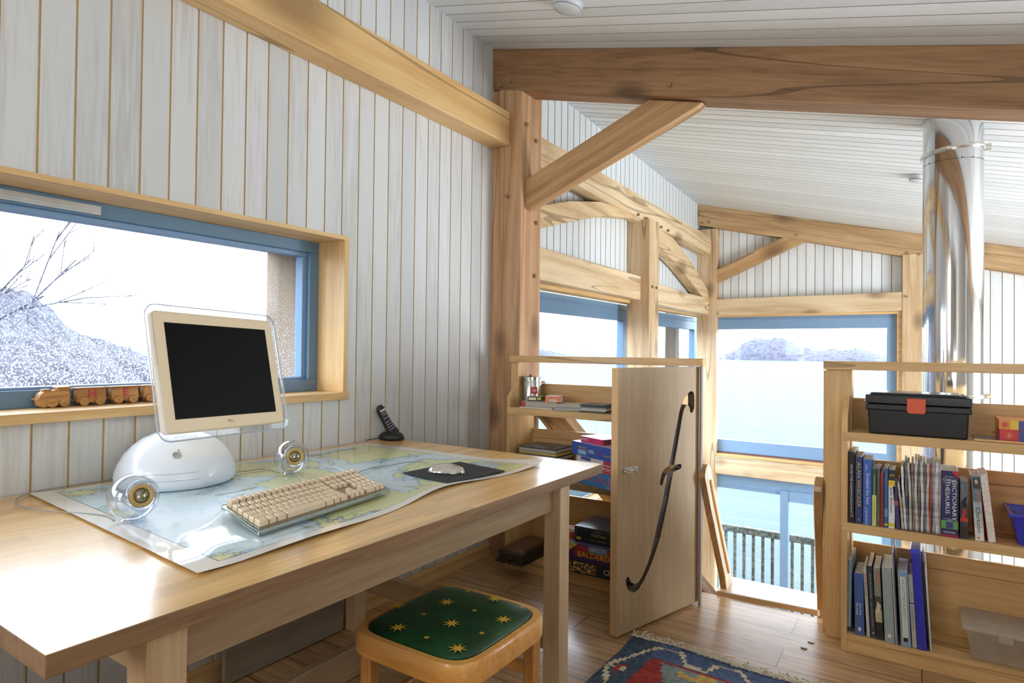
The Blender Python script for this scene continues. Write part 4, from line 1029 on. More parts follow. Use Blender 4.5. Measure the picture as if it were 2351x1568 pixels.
# ------------------------------------------------------------------ ladder in the floor opening
r = root('stair_ladder', (1.39, 2.99, -.04), 'wooden ladder stair with two tall looped handrails in the floor opening', 'ladder')
build('tread', M().prism([(1.172, 2.875), (1.585, 2.905), (1.60, 2.95), (1.56, 3.10), (1.18, 3.10), (1.165, 2.93)], 'Z', -.012, .014), TREADM, r, bevel=.003)
for k, z in enumerate((-.30, -.58, -.86)): build('tread', M().box(1.19, 1.56, 3.02+.14*(k+1), 3.24+.14*(k+1), z-.026, z), TREADM, r, bevel=.003)
def handrail(x0, x1, lean):
    # outline in the (y,z) plane, leaning back over the floor
    o_ = []; c = [(2.995, -.02), (2.94, .12), (2.80, .42), (2.735, .575)]
    path = [Vector(p) for p in ((3.02, -.22), (2.985, -.03), (2.945, .10), (2.80, .42), (2.745, .555))]
    L_, R_ = [], []
    for i, p in enumerate(path):
        d = (path[min(i+1, len(path)-1)]-path[max(i-1, 0)]).normalized(); n_ = Vector((-d.y, d.x)); w = .05
        L_.append(p+n_*w); R_.append(p-n_*w)
    end = []; p = path[-1]; d = (path[-1]-path[-2]).normalized(); n_ = Vector((-d.y, d.x))
    for k in range(1, 8):
        a = math.pi*k/8; end.append(p+n_*.05*math.cos(a)+d*.05*math.sin(a))
    poly = [tuple(q) for q in L_+end+list(reversed(R_))]
    return poly
HP = handrail(0, 0, 0)
for (x, sh) in ((1.178, -.010), (1.578, .004)):
    mb = M().prism(HP, 'X', x, x+.030, 1, 0)
    mb.v = [(a+sh*(c/.6)*4 if c > 0 else a, b, c) for a, b, c in mb.v]
    h = build('handrail', mb, [RAILP, RAILF], r, bevel=.004)
    # long routed slot seen as a raised honey coloured inlay line on both faces
    sl = [Vector(p) for p in ((2.955, .08), (2.80, .42), (2.755, .535))]; m2 = M()
    for xx in (x-.0006, x+.0306):
        m2.tube([(xx+(sh*(p.y/.6)*4), p.x, p.y) for p in sl], .008, 8)
    build('slot', m2, plain('slot amber', (196, 140, 62), .4), h, smooth=True)

# ------------------------------------------------------------------ books
GOLD = plain('gilt lettering', (206, 170, 92), .4); WHT = plain('white lettering', (228, 230, 232), .5); BLK = plain('black lettering', (28, 28, 32), .5)
ORL = plain('orange lettering', (220, 116, 52), .5); REDL = plain('red lettering', (196, 44, 48), .5); YEL = plain('yellow lettering', (224, 196, 60), .5); GRL = plain('grey lettering', (120, 130, 134), .5); SILV = plain('pale lettering', (186, 196, 196), .5); LBL = plain('sky lettering', (110, 176, 214), .5)
GB = 'books on the upper shelf of the right bookcase'; GL = 'books on the bottom shelf of the right bookcase'
def book(x0, x1, zb, zt, col, label, lean=0, depth=.15, yf=2.615, texts=(), bands=(), hard=False, group=GB, fore=False, yaw=0, name='book', cat='book'):
    """upright book, spine to the room (-Y). x0..x1 at its foot, lean in degrees about the foot"""
    w = x1-x0; h = zt-zb
    r = bpy.data.objects.new(name, None); r.empty_display_size = .03; COL.objects.link(r); r.location = ((x0+x1)/2, yf, zb); r.rotation_euler = (0, R(-lean), R(yaw))
    # keep the lower corner on the shelf
    if lean: r.location.z += abs(math.sin(R(lean)))*w/2
    WORLD[r.name] = Vector((0, 0, 0)); tag(r, label, cat, group)
    t = .0022 if hard else .0009; e = .003 if hard else 0
    y0 = 0 if not fore else -.0
    cv = M().box(-w/2, -w/2+t, 0, depth, 0, h).box(w/2-t, w/2, 0, depth, 0, h)
    if not fore: cv.box(-w/2, w/2, -.0008, t, 0, h)
    else: cv.box(-w/2, w/2, depth-t, depth, 0, h)
    build('cover', cv, card(col), r, local=True, bevel=.0006, seg=1)
    build('pages', M().box(-w/2+t, w/2-t, t if not fore else .002, depth-e if not fore else depth-t, e, h-e-(.002 if not hard else 0)), PAGES, r, local=True)
    for (b0, b1, bc) in bands: build('spine_band', M().box(-w/2-.0001, w/2+.0001, -.0013, .001, b0*h, b1*h), card(bc), r, local=True)
    for (body, size, fz, fx, mt, wd) in texts:      # reads top to bottom
        text(body, size, FR((fx*w, -.0016, fz*h), (0, 0, -1), (1, 0, 0)), mt, r, local=True, width=wd, name='spine_lettering')
    return r
book(1.721, 1.741, .473, .735, (28, 30, 34), 'thin black hardback with white spine lettering, first on the upper shelf', hard=True, depth=.18, texts=[('NATURE OVER AGAIN', .009, .64, 0, WHT, .095), ('JOHN DIXON HUNT', .009, .29, 0, WHT, .085), ('*', .03, .1, -.2, GOLD, None)])
book(1.744, 1.766, .473, .720, (56, 66, 112), 'navy hardback with gold capitals beside the black hardback', hard=True, depth=.17, texts=[('ALAN WHICKER', .017, .58, 0, GOLD, .165), ('H', .008, .06, 0, WHT, None)])
book(1.769, 1.796, .473, .712, (62, 104, 184), 'bright blue paperback with bold white title on its spine', depth=.14, texts=[('Scotland the best', .015, .55, .05, WHT, .115), ('Collins', .008, .88, -.1, WHT, None), ('[nl]', .013, .23, -.1, SILV, None), ('PETER IRVINE', .008, .10, -.1, WHT, .045)])
book(1.798, 1.811, .473, .680, (44, 88, 62), 'slim paperback, spine half green and half pale yellow', depth=.12, bands=[(0, .54, (206, 208, 126))], texts=[('SCOTTISH PLACES', .007, .72, 0, SILV, .07), ('NATURAL SCOTLAND', .005, .3, 0, GRL, .06)])
book(1.813, 1.822, .473, .684, (112, 100, 88), 'slim brown grey paperback between the green and the red one', depth=.12, texts=[('FARMING AND CROFTING', .004, .6, 0, BLK, .1)])
book(1.824, 1.834, .473, .668, (142, 62, 54), 'slim brick red paperback', depth=.13, texts=[('EDUCATION OF AN ARTIST', .005, .45, 0, BLK, .12)])
book(1.836, 1.847, .473, .686, (58, 96, 158), 'slim mid blue paperback with a yellow dot at its foot', depth=.12, bands=[(.18, .32, (96, 146, 188)), (.035, .065, (214, 196, 70))], texts=[('A Number Book', .006, .78, 0, LBL, .055), ('Lorn Jerner', .005, .5, 0, LBL, .04)])
book(1.849, 1.868, .473, .682, (226, 228, 234), 'white and yellow gaelic dictionary paperback', depth=.12, bands=[(.82, 1.0, (40, 46, 54)), (.72, .82, (232, 196, 44)), (.03, .09, (224, 196, 50))], texts=[('gaelic dictionary', .012, .48, -.05, BLK, .092), ('S', .020, .91, 0, YEL, None), ('?', .008, .77, 0, GRL, None)])
book(1.872, 1.886, .473, .638, (64, 58, 104), 'small dark purple paperback leaning beside the white dictionary', lean=4, depth=.12, bands=[(.5, .6, (150, 92, 92))])
# magazines
GM = 'worn magazines on the upper shelf of the right bookcase'
MCOL = [((214, 208, 190), 'cream'), ((232, 236, 240), 'white'), ((118, 122, 122), 'grey'), ((206, 202, 198), 'pale'), ((150, 142, 128), 'brown'), ((210, 214, 220), 'silver'), ((138, 130, 122), 'taupe'), ((226, 228, 232), 'bright'), ((120, 128, 130), 'slate'), ((200, 204, 206), 'ash'), ((196, 92, 62), 'orange edged'), ((168, 172, 176), 'dull'), ((222, 224, 228), 'folded'), ((204, 196, 180), 'dog eared')]
mtops = [.640, .698, .718, .712, .716, .728, .726, .722, .720, .716, .716, .722, .724, .716]
random.seed(11); paper = [two_tone('magazine paper %d' % i, c, tuple(max(0, v-60) for v in c), 60, .7, .4, .62) for i, (c, _) in enumerate(MCOL)]
mwords = ['first', 'second', 'third', 'fourth', 'fifth', 'sixth', 'seventh', 'eighth', 'ninth', 'tenth', 'eleventh', 'twelfth', 'thirteenth', 'fourteenth']
for i in range(14):
    xb = 1.889+i*.0082; xt = xb-.012+.0012*i if i < 4 else xb-.006+.0006*i
    h = mtops[i]-.476; o_ = root('magazine', (xb, 2.62, .476), '%s worn magazine from the left in the packed row beside the dictionaries' % mwords[i], 'magazine', GM)
    th = .0068 if i != 12 else .010
    def pg(u, v, side, sh=0):
        z = .4765+v*h; x = xb+(xt-xb)*v+.0011*math.sin(v*5+i*1.7)+.0004*math.sin(v*23+i)+side*(th*(1-.12*abs(math.sin(v*5+i))))
        return (x, 2.612+sh+u*.15+.004*mnoise.noise(Vector((v*5, i, 0))), z)
    mb = M(); nv_ = 14
    for a in range(nv_):
        v0, v1 = a/nv_, (a+1)/nv_
        mb.face([pg(0, v0, 0), pg(0, v0, 1), pg(0, v1, 1), pg(0, v1, 0)], 0)
        for sd in (0, 1): mb.face([pg(0, v0, sd), pg(1, v0, sd), pg(1, v1, sd), pg(0, v1, sd)], 1)
    mb.face([pg(0, 1, 0), pg(0, 1, 1), pg(1, 1, 1), pg(1, 1, 0)], 2)
    build('pages', mb, [paper[i], card((170, 120, 100) if i % 3 == 0 else (120, 124, 130)), PAGES], o_, recalc=False)
    cvm = M(); 
    for a in range(nv_):
        v0, v1 = a/nv_, (a+1)/nv_
        cvm.face([pg(0, v0, 1.02, -.0015), pg(0, v0, 1.16, -.0015), pg(0, v1, 1.16, -.0015), pg(0, v1, 1.02, -.0015)])
    build('cover_edge', cvm, card([(188, 92, 66), (226, 226, 230), (92, 96, 104), (236, 232, 222)][i % 4]), o_, recalc=False)
b = book(2.004, 2.052, .473, .700, (44, 46, 92), 'thick navy large print dictionary with a red top corner', depth=.15, yf=2.605, bands=[(0, .045, (150, 44, 78)), (.13, .25, (96, 158, 84))], texts=[('DICTIONARY', .017, .56, .27, WHT, .135), ('THESAURUS', .017, .60, -.13, WHT, .112)])
for body, size, z, mt, wd in (('Oxford', .013, .196, WHT, .036), ('Paperback', .006, .207, SILV, .026), ('LARGE PRINT', .005, .186, SILV, .036), ('A WORDPOWER', .004, .062, WHT, .034), ('GUIDE', .004, .057, WHT, .014), ('OXFORD', .008, .017, WHT, .034)):
    text(body, size, FR((0, -.0017, z), (1, 0, 0), (0, 0, 1)), mt, b, local=True, width=wd, name='spine_lettering')
build('spine_flash', M().face([(.006, -.0018, .2265), (.0238, -.0018, .2265), (.0238, -.0018, .202)]), card((198, 44, 48)), b, local=True)
build('spine_picture', M().box(-.010, .010, -.0017, 0, .031, .053), card((62, 66, 132)), b, local=True)
b = book(2.058, 2.080, .473, .668, (64, 66, 78), 'dark paperback with a red bird on the spine right of the big dictionary', depth=.12, bands=[(0, .22, (52, 48, 54)), (.30, .36, (196, 72, 52)), (.62, 1, (98, 104, 116))], texts=[('The Other Side of', .006, .8, -.2, SILV, .055), ('the Dale', .006, .72, .15, SILV, .04)])
build('spine_picture', M().prism([(-.008, .062), (.002, .072), (.006, .098), (-.001, .104), (-.005, .082)], 'Y', -.0018, -.0012), card((200, 52, 56)), b, local=True)
build('spine_picture', M().prism([(-.008, .125), (.009, .150), (.004, .126), (.007, .108), (-.002, .105)], 'Y', -.0018, -.0012), BLK, b, local=True)
b = book(2.100, 2.124, .473, .690, (168, 178, 182), 'grey paperback with a small portrait and orange and black spine title', lean=3.2, depth=.13, bands=[(.0, .20, (222, 220, 214)), (.20, .42, (196, 200, 198)), (.60, 1, (104, 124, 134))], texts=[('Clarkson', .016, .32, 0, BLK, .083), ('The World According To', .004, .3, .33, GRL, .06), ('Jeremy', .012, .66, .15, ORL, .045)])
build('spine_portrait', M().box(-.009, .011, -.0018, 0, .174, .210), card((58, 62, 74)), b, local=True)
build('spine_portrait', M().prism([(-.002, .190), (.004, .190), (.0055, .199), (.002, .206), (-.003, .203), (-.004, .196)], 'Y', -.0024, -.0017), card((208, 176, 150)), b, local=True)
build('spine_logo', M().prism([(-.003+.003*math.cos(t), .010+.004*math.sin(t)) for t in [k*math.pi/6 for k in range(12)]], 'Y', -.0024, -.0017), ORL, b, local=True)
b = book(2.134, 2.156, .473, .700, (226, 60, 72), 'white paged paperback turned fore-edge out with a red head, last in the upper row', lean=6, depth=.13, fore=True, hard=False)
# bottom shelf
book(1.713, 1.731, .067, .336, (136, 158, 168), 'pale blue grey hardback at the left end of the bottom shelf', hard=True, depth=.19, lean=-.6, group=GL, texts=[('AN ISLAND ODYSSEY', .011, .76, 0, GRL, .12), ('HAMISH HASWELL-SMITH', .006, .33, 0, GRL, .08)], bands=[(.02, .08, (30, 32, 36))])
b = book(1.745, 1.775, .067, .290, (72, 100, 164), 'blue hardback with a small white diamond near its foot', hard=True, depth=.16, lean=1.2, group=GL, texts=[('Give a Game', .010, .42, .14, WHT, .042), ('Play Lasting', .010, .42, -.20, WHT, .042)])
build('spine_rule', M().box(-.0003, .0003, -.0014, 0, .135, .185).box(-.0003, .0003, -.0014, 0, .045, .075), GOLD, b, local=True)
build('spine_logo', M().prism([(0, .012), (.006, .021), (0, .030), (-.006, .021)], 'Y', -.0016, 0), WHT, b, local=True)
book(1.783, 1.793, .067, .318, (196, 194, 188), 'slim white paperback with a short red title', depth=.15, lean=3, group=GL, texts=[('BEST OF', .008, .83, 0, REDL, .035), ('SCOTLAND WALKS', .005, .67, 0, BLK, .05)])
book(1.796, 1.811, .067, .325, (62, 64, 70), 'slim charcoal paperback with tiny white lettering', depth=.19, lean=3, group=GL, texts=[('CLARK WILD SCOTLAND', .007, .72, 0, SILV, .09), ('a guide to the best of the wild', .005, .33, 0, SILV, .09), ('B', .010, .07, 0, WHT, None)])
b = book(1.813, 1.834, .067, .322, (150, 150, 138), 'picture covered paperback with a large orange title', depth=.17, lean=2.5, group=GL, bands=[(0, .24, (38, 38, 40)), (.24, .42, (196, 184, 150)), (.42, .60, (84, 82, 76))], texts=[('SKYE', .019, .85, .1, ORL, .045), ('The Island', .006, .86, -.35, LBL, .04)])
build('spine_picture', M().prism([(-.007, .085), (.004, .100), (.009, .122), (-.002, .135), (-.006, .11)], 'Y', -.0018, -.0012), card((226, 214, 178)), b, local=True)
b = book(1.840, 1.870, .067, .332, (158, 172, 170), 'thick grey green hardback with pale lettering', hard=True, depth=.19, yf=2.600, lean=2.4, group=GL, texts=[('LAND OF MOUNTAIN AND FLOOD', .010, .64, 0, SILV, .155)])
build('spine_logo', M().prism([(.006*math.cos(t), .026+.007*math.sin(t)) for t in [k*math.pi/6 for k in range(12)]], 'Y', -.0016, 0), WHT, b, local=True)
for k, (xx, c) in enumerate(((1.8725, (196, 198, 200)), (1.8765, (120, 122, 126)))):
    book(xx, xx+.0034, .067, .392 if k else .372, c, 'thin %s brochure squeezed against the grey green hardback' % ('dark grey' if k else 'pale grey'), depth=.20, yf=2.598, lean=2.6, group=GL, name='brochure', cat='brochure')
b = book(1.889, 1.919, .067, .330, (132, 164, 194), 'light blue hardback with a framed white title panel', hard=True, depth=.18, yf=2.600, lean=2.6, group=GL)
build('spine_panel', M().box(-.0095, .0095, -.0013, 0, .016, .246), card((60, 62, 66)), b, local=True); build('spine_panel', M().box(-.0088, .0088, -.0016, 0, .0167, .2453), card((222, 222, 214)), b, local=True)
text('THE SCOTTISH ISLANDS', .011, FR((.0, -.0019, .172), (0, 0, -1), (1, 0, 0)), GRL, b, local=True, width=.135, name='spine_lettering')
text('HAMISH HASWELL-SMITH', .006, FR((.0, -.0019, .068), (0, 0, -1), (1, 0, 0)), SILV, b, local=True, width=.062, name='spine_lettering')
build('spine_logo', M().box(-.007, .007, -.0021, 0, .018, .032), BLK, b, local=True)
book(1.922, 1.936, .067, .318, (204, 200, 188), 'slim off white paperback between the light blue hardback and the blue file', depth=.16, lean=3.2, group=GL, texts=[('BIRDS', .005, .7, 0, GRL, .03), ('IN SCOTTISH WATERS', .005, .4, 0, GRL, .08)], bands=[(.60, .615, (60, 74, 90))])
r = root('file_box', (1.952, 2.605, .067), 'tall glossy deep blue plastic file box on the bottom shelf', 'file box')
m_ = Matrix.Translation((1.952, 2.605, .067)) @ Matrix.Rotation(R(-3.6), 4, 'Y')
build('body', M().box(-.014, .014, 0, .18, 0, .345).xf(m_), BLUEP, r, bevel=.003)
build('rim', M().box(-.015, .015, -.001, .181, .33, .348).xf(m_), plain('bright blue rim', (70, 78, 214), .3, coat=.3), r, bevel=.002)
for k, (xx, c) in enumerate(((1.970, (44, 48, 56)), (1.9745, (214, 216, 220)))):
    book(xx, xx+.004, .067, .375-k*.02, c, '%s magazine leaning on the blue file box' % ('black' if k == 0 else 'white edged'), depth=.19, lean=3.4, group=GL, name='magazine', cat='magazine')

# toolbox
r = root('toolbox', (1.932, 2.69, .808), 'black plastic toolbox with an orange clasp on the top shelf', 'toolbox')
def taper(x0, x1, y0, y1, z0, z1, t):
    mb = M(); mb.v = [(x0+t, y0+t, z0), (x1-t, y0+t, z0), (x1-t, y1-t, z0), (x0+t, y1-t, z0), (x0, y0, z1), (x1, y0, z1), (x1, y1, z1), (x0, y1, z1)]
    mb.f = [(0, 3, 2, 1), (4, 5, 6, 7), (0, 1, 5, 4), (1, 2, 6, 5), (2, 3, 7, 6), (3, 0, 4, 7)]; mb.m = [0]*6; return mb
build('body', taper(1.782, 2.084, 2.612, 2.79, .808, .915, .005), BLACKP, r, bevel=.006)
build('rim', M().box(1.776, 2.091, 2.606, 2.796, .895, .917), BLACKP, r, bevel=.004)
build('lid', taper(1.776, 2.091, 2.605, 2.797, .919, .950, -.0).box(1.79, 2.078, 2.618, 2.784, .948, .955), BLACKP, r, bevel=.006)
build('lid_tray', M().box(1.79, 2.06, 2.63, 2.78, .955, .959), clear('tray lid', (210, 216, 224), .45, .2, .7), r, bevel=.002)
build('clasp', M().prism([(1.904, .942), (1.960, .942), (1.960, .896), (1.954, .889), (1.910, .889), (1.904, .896)], 'Y', 2.594, 2.606), ORANGE, r, bevel=.002)
build('hinge_pin', M().cyl((1.772, 2.62, .925), (1.782, 2.62, .925), .006, 10), CHROME, r, smooth=True)
# game box & plates on the top shelf
r = root('game_box', (2.24, 2.70, .812), 'bright red and yellow patterned box at the right end of the top shelf', 'box')
build('tray', M().box(2.165, 2.33, 2.625, 2.77, .812, .852), card((206, 52, 62)), r, bevel=.001)
build('lid', M().box(2.163, 2.332, 2.623, 2.772, .852, .884), card((226, 140, 60)), r, bevel=.001)
build('printed_square', M().box(2.192, 2.214, 2.6215, 2.624, .853, .883), card((230, 190, 60)), r)
build('printed_square', M().box(2.214, 2.33, 2.6215, 2.624, .853, .883).box(2.214, 2.33, 2.6235, 2.626, .814, .851), card((70, 72, 140)), r)
build('printed_circle', M().lathe([(.012, 0), (.012, .0008)], 20, FR((2.190, 2.624, .832), (1, 0, 0), (0, 0, 1))), ORANGE, r)
build('printed_circle', M().lathe([(.008, 0), (.008, .0008)], 20, FR((2.178, 2.622, .868), (1, 0, 0), (0, 0, 1))), card((214, 74, 60)), r)
text('?', .016, FR((2.190, 2.6228, .832), (1, 0, 0), (0, 0, 1)), WHT, r)
for i, (z, c, l) in enumerate(((.8105, (150, 150, 146), 'grey folded paper under the patterned box'),)):
    tag(build('paper', M().box(2.10, 2.34, 2.62, 2.78, z-.0015, z+.001), card(c)), l, 'paper')
tag(build('dowel', M().cyl((2.095, 2.606, .8125), (2.5, 2.606, .8125), .0045, 10), PINE_X, smooth=True), 'thin wooden rod lying along the front of the top shelf', 'rod')
# blue tub
r = root('plastic_tub', (2.27, 2.69, .474), 'royal blue plastic tub on the upper book shelf', 'tub')
mb = M(); P1 = [(2.215, 2.635), (2.35, 2.635), (2.35, 2.76), (2.215, 2.76)]; P2 = [(2.196, 2.615), (2.37, 2.615), (2.37, 2.79), (2.196, 2.79)]; P3 = [(2.201, 2.620), (2.365, 2.620), (2.365, 2.785), (2.201, 2.785)]; P4 = [(2.218, 2.64), (2.347, 2.64), (2.347, 2.757), (2.218, 2.757)]
mb.v = [(x, y, .474) for x, y in P1]+[(x, y, .575) for x, y in P2]+[(x, y, .575) for x, y in P3]+[(x, y, .479) for x, y in P4]
mb.f = [(3, 2, 1, 0)]+[(a*4+k, a*4+(k+1) % 4, a*4+4+(k+1) % 4, a*4+4+k) for a in range(3) for k in range(4)]+[(12, 13, 14, 15)]; mb.m = [0]*len(mb.f)
build('body', mb, BLUEP, r, bevel=.004); 
rimm = M(); rimm.box(2.188, 2.378, 2.607, 2.616, .566, .577).box(2.188, 2.378, 2.789, 2.797, .566, .577).box(2.188, 2.197, 2.616, 2.789, .566, .577).box(2.369, 2.378, 2.616, 2.789, .566, .577)
build('rim', rimm, BLUEP, r, bevel=.002)
# frosted tub
r = root('storage_box', (2.2, 2.70, .067), 'frosted clear plastic box with lid on the bottom shelf', 'box')
build('body', taper(2.075, 2.36, 2.615, 2.80, .068, .170, .016), FROST, r, bevel=.006)
build('lid', taper(2.064, 2.372, 2.605, 2.81, .168, .182, .0), FROST, r, bevel=.005)
build('clip', M().box(2.16, 2.20, 2.600, 2.606, .150, .180), FROST, r, bevel=.002)

# ------------------------------------------------------------------ left bookcase contents
r = root('coffee_tin', (.252, 2.745, .809), 'round silver coffee tin with a red square label', 'tin')
build('body', M().lathe([(.048, 0), (.051, .003), (.051, .122), (.047, .130), (.047, .134), (.051, .136), (.051, .150), (.048, .153), (.0002, .153)], 40, Matrix.Translation((.252, 2.745, .809))), TINM, r, smooth=True, angle=35)
lb = M()
for k in range(9):
    a = R(-62+k*5.2); lb.v += [(.252+.0514*math.cos(a), 2.745+.0514*math.sin(a), .809+z) for z in (.065, .10)]
    if k: n = len(lb.v); lb.f.append((n-4, n-2, n-1, n-3)); lb.m.append(0)
build('label_panel', lb, card((190, 40, 42)), r, recalc=False)
a = R(-41); text('illy', .019, FR((.252+.0522*math.cos(a), 2.745+.0522*math.sin(a), .891), (-math.sin(a), math.cos(a), 0), (0, 0, 1)), WHT, r, shear=.3)
build('lid_knob', M().cyl((.247, 2.745, .962), (.247, 2.745, .972), .006, 10), card((94, 58, 40)), r, smooth=True)
def cbox(name, x0, x1, y0, y1, z0, z1, col, label, cat='box', rot=0, group=None, top=None, tmat=None):
    cx, cy = (x0+x1)/2, (y0+y1)/2
    r = root(name, (cx, cy, z0), label, cat, group, R(rot)); WORLD[r.name] = Vector((cx, cy, z0))
    build('carton', M().box(x0, x1, y0, y1, z0, z1), card(col), r, bevel=.001)
    if top: build('lid_print', M().box(x0+.001, x1-.001, y0+.001, y1-.001, z1, z1+.0006), card(top, .2) if tmat is None else tmat, r)
    return r
def ftext(r, x, y, z, body, size, mt, width=None, flip=False):
    d = -1 if flip else 1
    text(body, size, FR((x, y, z), (d, 0, 0), (0, 0, d)), mt, r, width=width, name='print')
cbox('book', .262, .45, 2.615, 2.76, .8085, .814, (222, 218, 212), 'thin white booklet at the bottom left of the top shelf pile', 'book', rot=2)
r = cbox('gift_box', .262, .452, 2.63, 2.78, .8145, .842, (178, 166, 152), 'flat grey beige carton with a red corner sticker under two small boxes', rot=8, top=(196, 188, 178))
build('sticker', M().box(.262, .284, 2.629, 2.6305, .816, .840), card((196, 56, 54)), r)
r = cbox('film_box', .280, .352, 2.64, 2.74, .843, .866, (34, 36, 36), 'small black and yellow box beside the coffee tin', rot=20, top=(190, 180, 110))
build('print_panel', M().box(.287, .325, 2.6388, 2.6402, .848, .862), card((222, 220, 190)), r); build('print_panel', M().box(.33, .350, 2.6388, 2.6402, .849, .861), card((190, 194, 60)), r)
r = cbox('small_box', .392, .468, 2.635, 2.73, .843, .873, (226, 128, 88), 'small orange and white box on the grey carton', rot=14, top=(232, 228, 222))
build('print_panel', M().box(.412, .45, 2.6338, 2.6352, .848, .858), card((230, 226, 220)), r); ftext(r, .431, 2.6336, .853, 'IIIII II', .009, BLK, .03)
build('print_panel', M().box(.4678, .4690, 2.64, 2.68, .845, .871), card((226, 222, 206)), r); build('print_panel', M().box(.4678, .4690, 2.69, 2.728, .845, .871), card((222, 116, 76)), r)
def pamphlets(x0, x1, y0, y1, z0, n, rot, cols, labels, group):
    for k in range(n):
        o = cbox('booklet', x0+random.uniform(-.004, .004), x1+random.uniform(-.004, .004), y0+random.uniform(-.004, .004), y1, z0+k*.0062, z0+k*.0062+.0056, cols[k % len(cols)], labels[k], 'booklet', rot+random.uniform(-4, 4), group)
ORD = ['bottom', 'second from bottom', 'middle', 'fourth', 'topmost', 'sixth']
pamphlets(.450, .60, 2.605, 2.74, .809, 5, 22, [(186, 184, 178), (204, 202, 196), (166, 164, 158), (210, 206, 198), (190, 182, 168)], ['grey paper booklet, %s of the fanned stack left of the dark cases' % ORD[k] for k in range(5)], 'fanned grey booklets on the top shelf')
pamphlets(.60, .73, 2.62, 2.74, .809, 6, 4, [(70, 72, 78), (190, 186, 176), (206, 204, 198), (150, 146, 138), (60, 70, 82), (54, 64, 78)], ['%s booklet, %s in the low stack behind the gate' % (c_, o_) for c_, o_ in zip(['dark', 'beige', 'off white', 'tan', 'slate', 'dark blue'], ['lowest', 'second up', 'third up', 'fourth up', 'fifth up', 'top'])], 'low stack of booklets beside the gate')
tag(build('paper', M().box(.745, .90, 2.62, 2.76, .809, .813), card((60, 62, 66))), 'flat dark sheet at the right of the top games shelf', 'paper')
# magazines pile on middle shelf, left
pc = [(120, 126, 130), (188, 180, 160), (210, 206, 196), (96, 100, 106), (214, 186, 84), (176, 170, 158), (200, 196, 186), (84, 88, 94)]
for k in range(16):
    tp_ = ['the topmost with a spiral spine', 'the second from the top'][0 if k == 15 else 1] if k >= 14 else 'level %s from the shelf' % ['one', 'two', 'three', 'four', 'five', 'six', 'seven', 'eight', 'nine', 'ten', 'eleven', 'twelve', 'thirteen', 'fourteen'][k]
    o = cbox('magazine', .25+random.uniform(-.006, .006), .47+random.uniform(-.006, .008), 2.63, 2.80, .4745+k*.0089, .4745+k*.0089+.0083, pc[k % 8], 'flat magazine in the pile left of the games, %s' % tp_, 'magazine', random.uniform(-4, 4), 'flat magazine pile on the middle games shelf')
    if k == 15: build('spiral', M().tube([(.26+t*.0035, 2.70+.0045*math.cos(t*1.6), .6195+.0045*math.sin(t*1.6)) for t in range(56)], .0008, 4, smooth=1), CHROME, o, smooth=True)
# board games, middle shelf, all turned the same way
GRT = -24; GG = 'board games stacked on the middle shelf'
r = cbox('board_game', .60, .90, 2.57, 2.73, .4745, .543, (70, 142, 206), 'light blue game box with upside down red lettering, lowest of the middle stack', 'board game', GRT, GG, top=(84, 150, 210))
ftext(r, .768, 2.5695, .514, 'JUMP ROCKET', .046, WHT, .256, True); ftext(r, .768, 2.5693, .514, 'JUMP ROCKET', .043, REDL, .25, True); ftext(r, .84, 2.5692, .487, 'POWERED', .012, YEL, .06, True)
build('print_panel', M().box(.68, .76, 2.569, 2.5702, .533, .5425), card((60, 70, 50)), r)
r = cbox('board_game', .595, .875, 2.575, 2.735, .544, .604, (226, 224, 226), 'white game box with a red banner, second in the middle stack', 'board game', GRT, GG, top=(220, 218, 220))
build('print_panel', M().box(.776, .875, 2.5738, 2.576, .549, .580), card((196, 46, 58)), r); build('print_panel', M().box(.63, .70, 2.5738, 2.576, .586, .600), card((70, 92, 170)), r); build('print_panel', M().box(.79, .86, 2.5738, 2.576, .584, .602), card((196, 70, 84)), r)
ftext(r, .842, 2.5734, .5645, 'MONOPOLY', .026, WHT, .112)
build('print_panel', M().box(.594, .876, 2.5738, 2.576, .544, .547), card((190, 50, 50)), r)
r = cbox('board_game', .570, .90, 2.565, 2.745, .605, .666, (62, 92, 176), 'big blue jigsaw box with a large number on its side, third in the middle stack', 'board game', GRT, GG, top=(222, 226, 238))
build('print_panel', M().box(.618, .680, 2.564, 2.566, .611, .634), card((100, 176, 220)), r)
ftext(r, .649, 2.5635, .6225, '1960s', .021, WHT, .050); ftext(r, .650, 2.5635, .645, 'Memories', .014, YEL, .052); ftext(r, .714, 2.5635, .632, '1000', .024, WHT, .042); ftext(r, .777, 2.5635, .630, '1960s', .013, REDL, .04); ftext(r, .846, 2.5635, .628, 'Sweet Memories', .013, YEL, .082)
build('print_panel', M().box(.628, .674, 2.5638, 2.566, .635, .6385), card((206, 70, 50)), r)
r = cbox('board_game', .618, .775, 2.60, 2.74, .667, .693, (204, 60, 116), 'slim pink card game box on top of the blue jigsaw', 'board game', GRT, GG, top=(236, 232, 236))
ftext(r, .648, 2.5993, .680, 'FORFEITS', .016, WHT, .050); ftext(r, .735, 2.5993, .678, '2', .009, WHT)
build('end_print', M().box(.7748, .7758, 2.61, 2.70, .671, .690), card((110, 50, 80)), r)
tag(build('red_box', M().box(.80, .83, 2.68, 2.78, .667, .735), card((206, 54, 50)), bevel=.001), 'upright red box half hidden by the open gate', 'box')
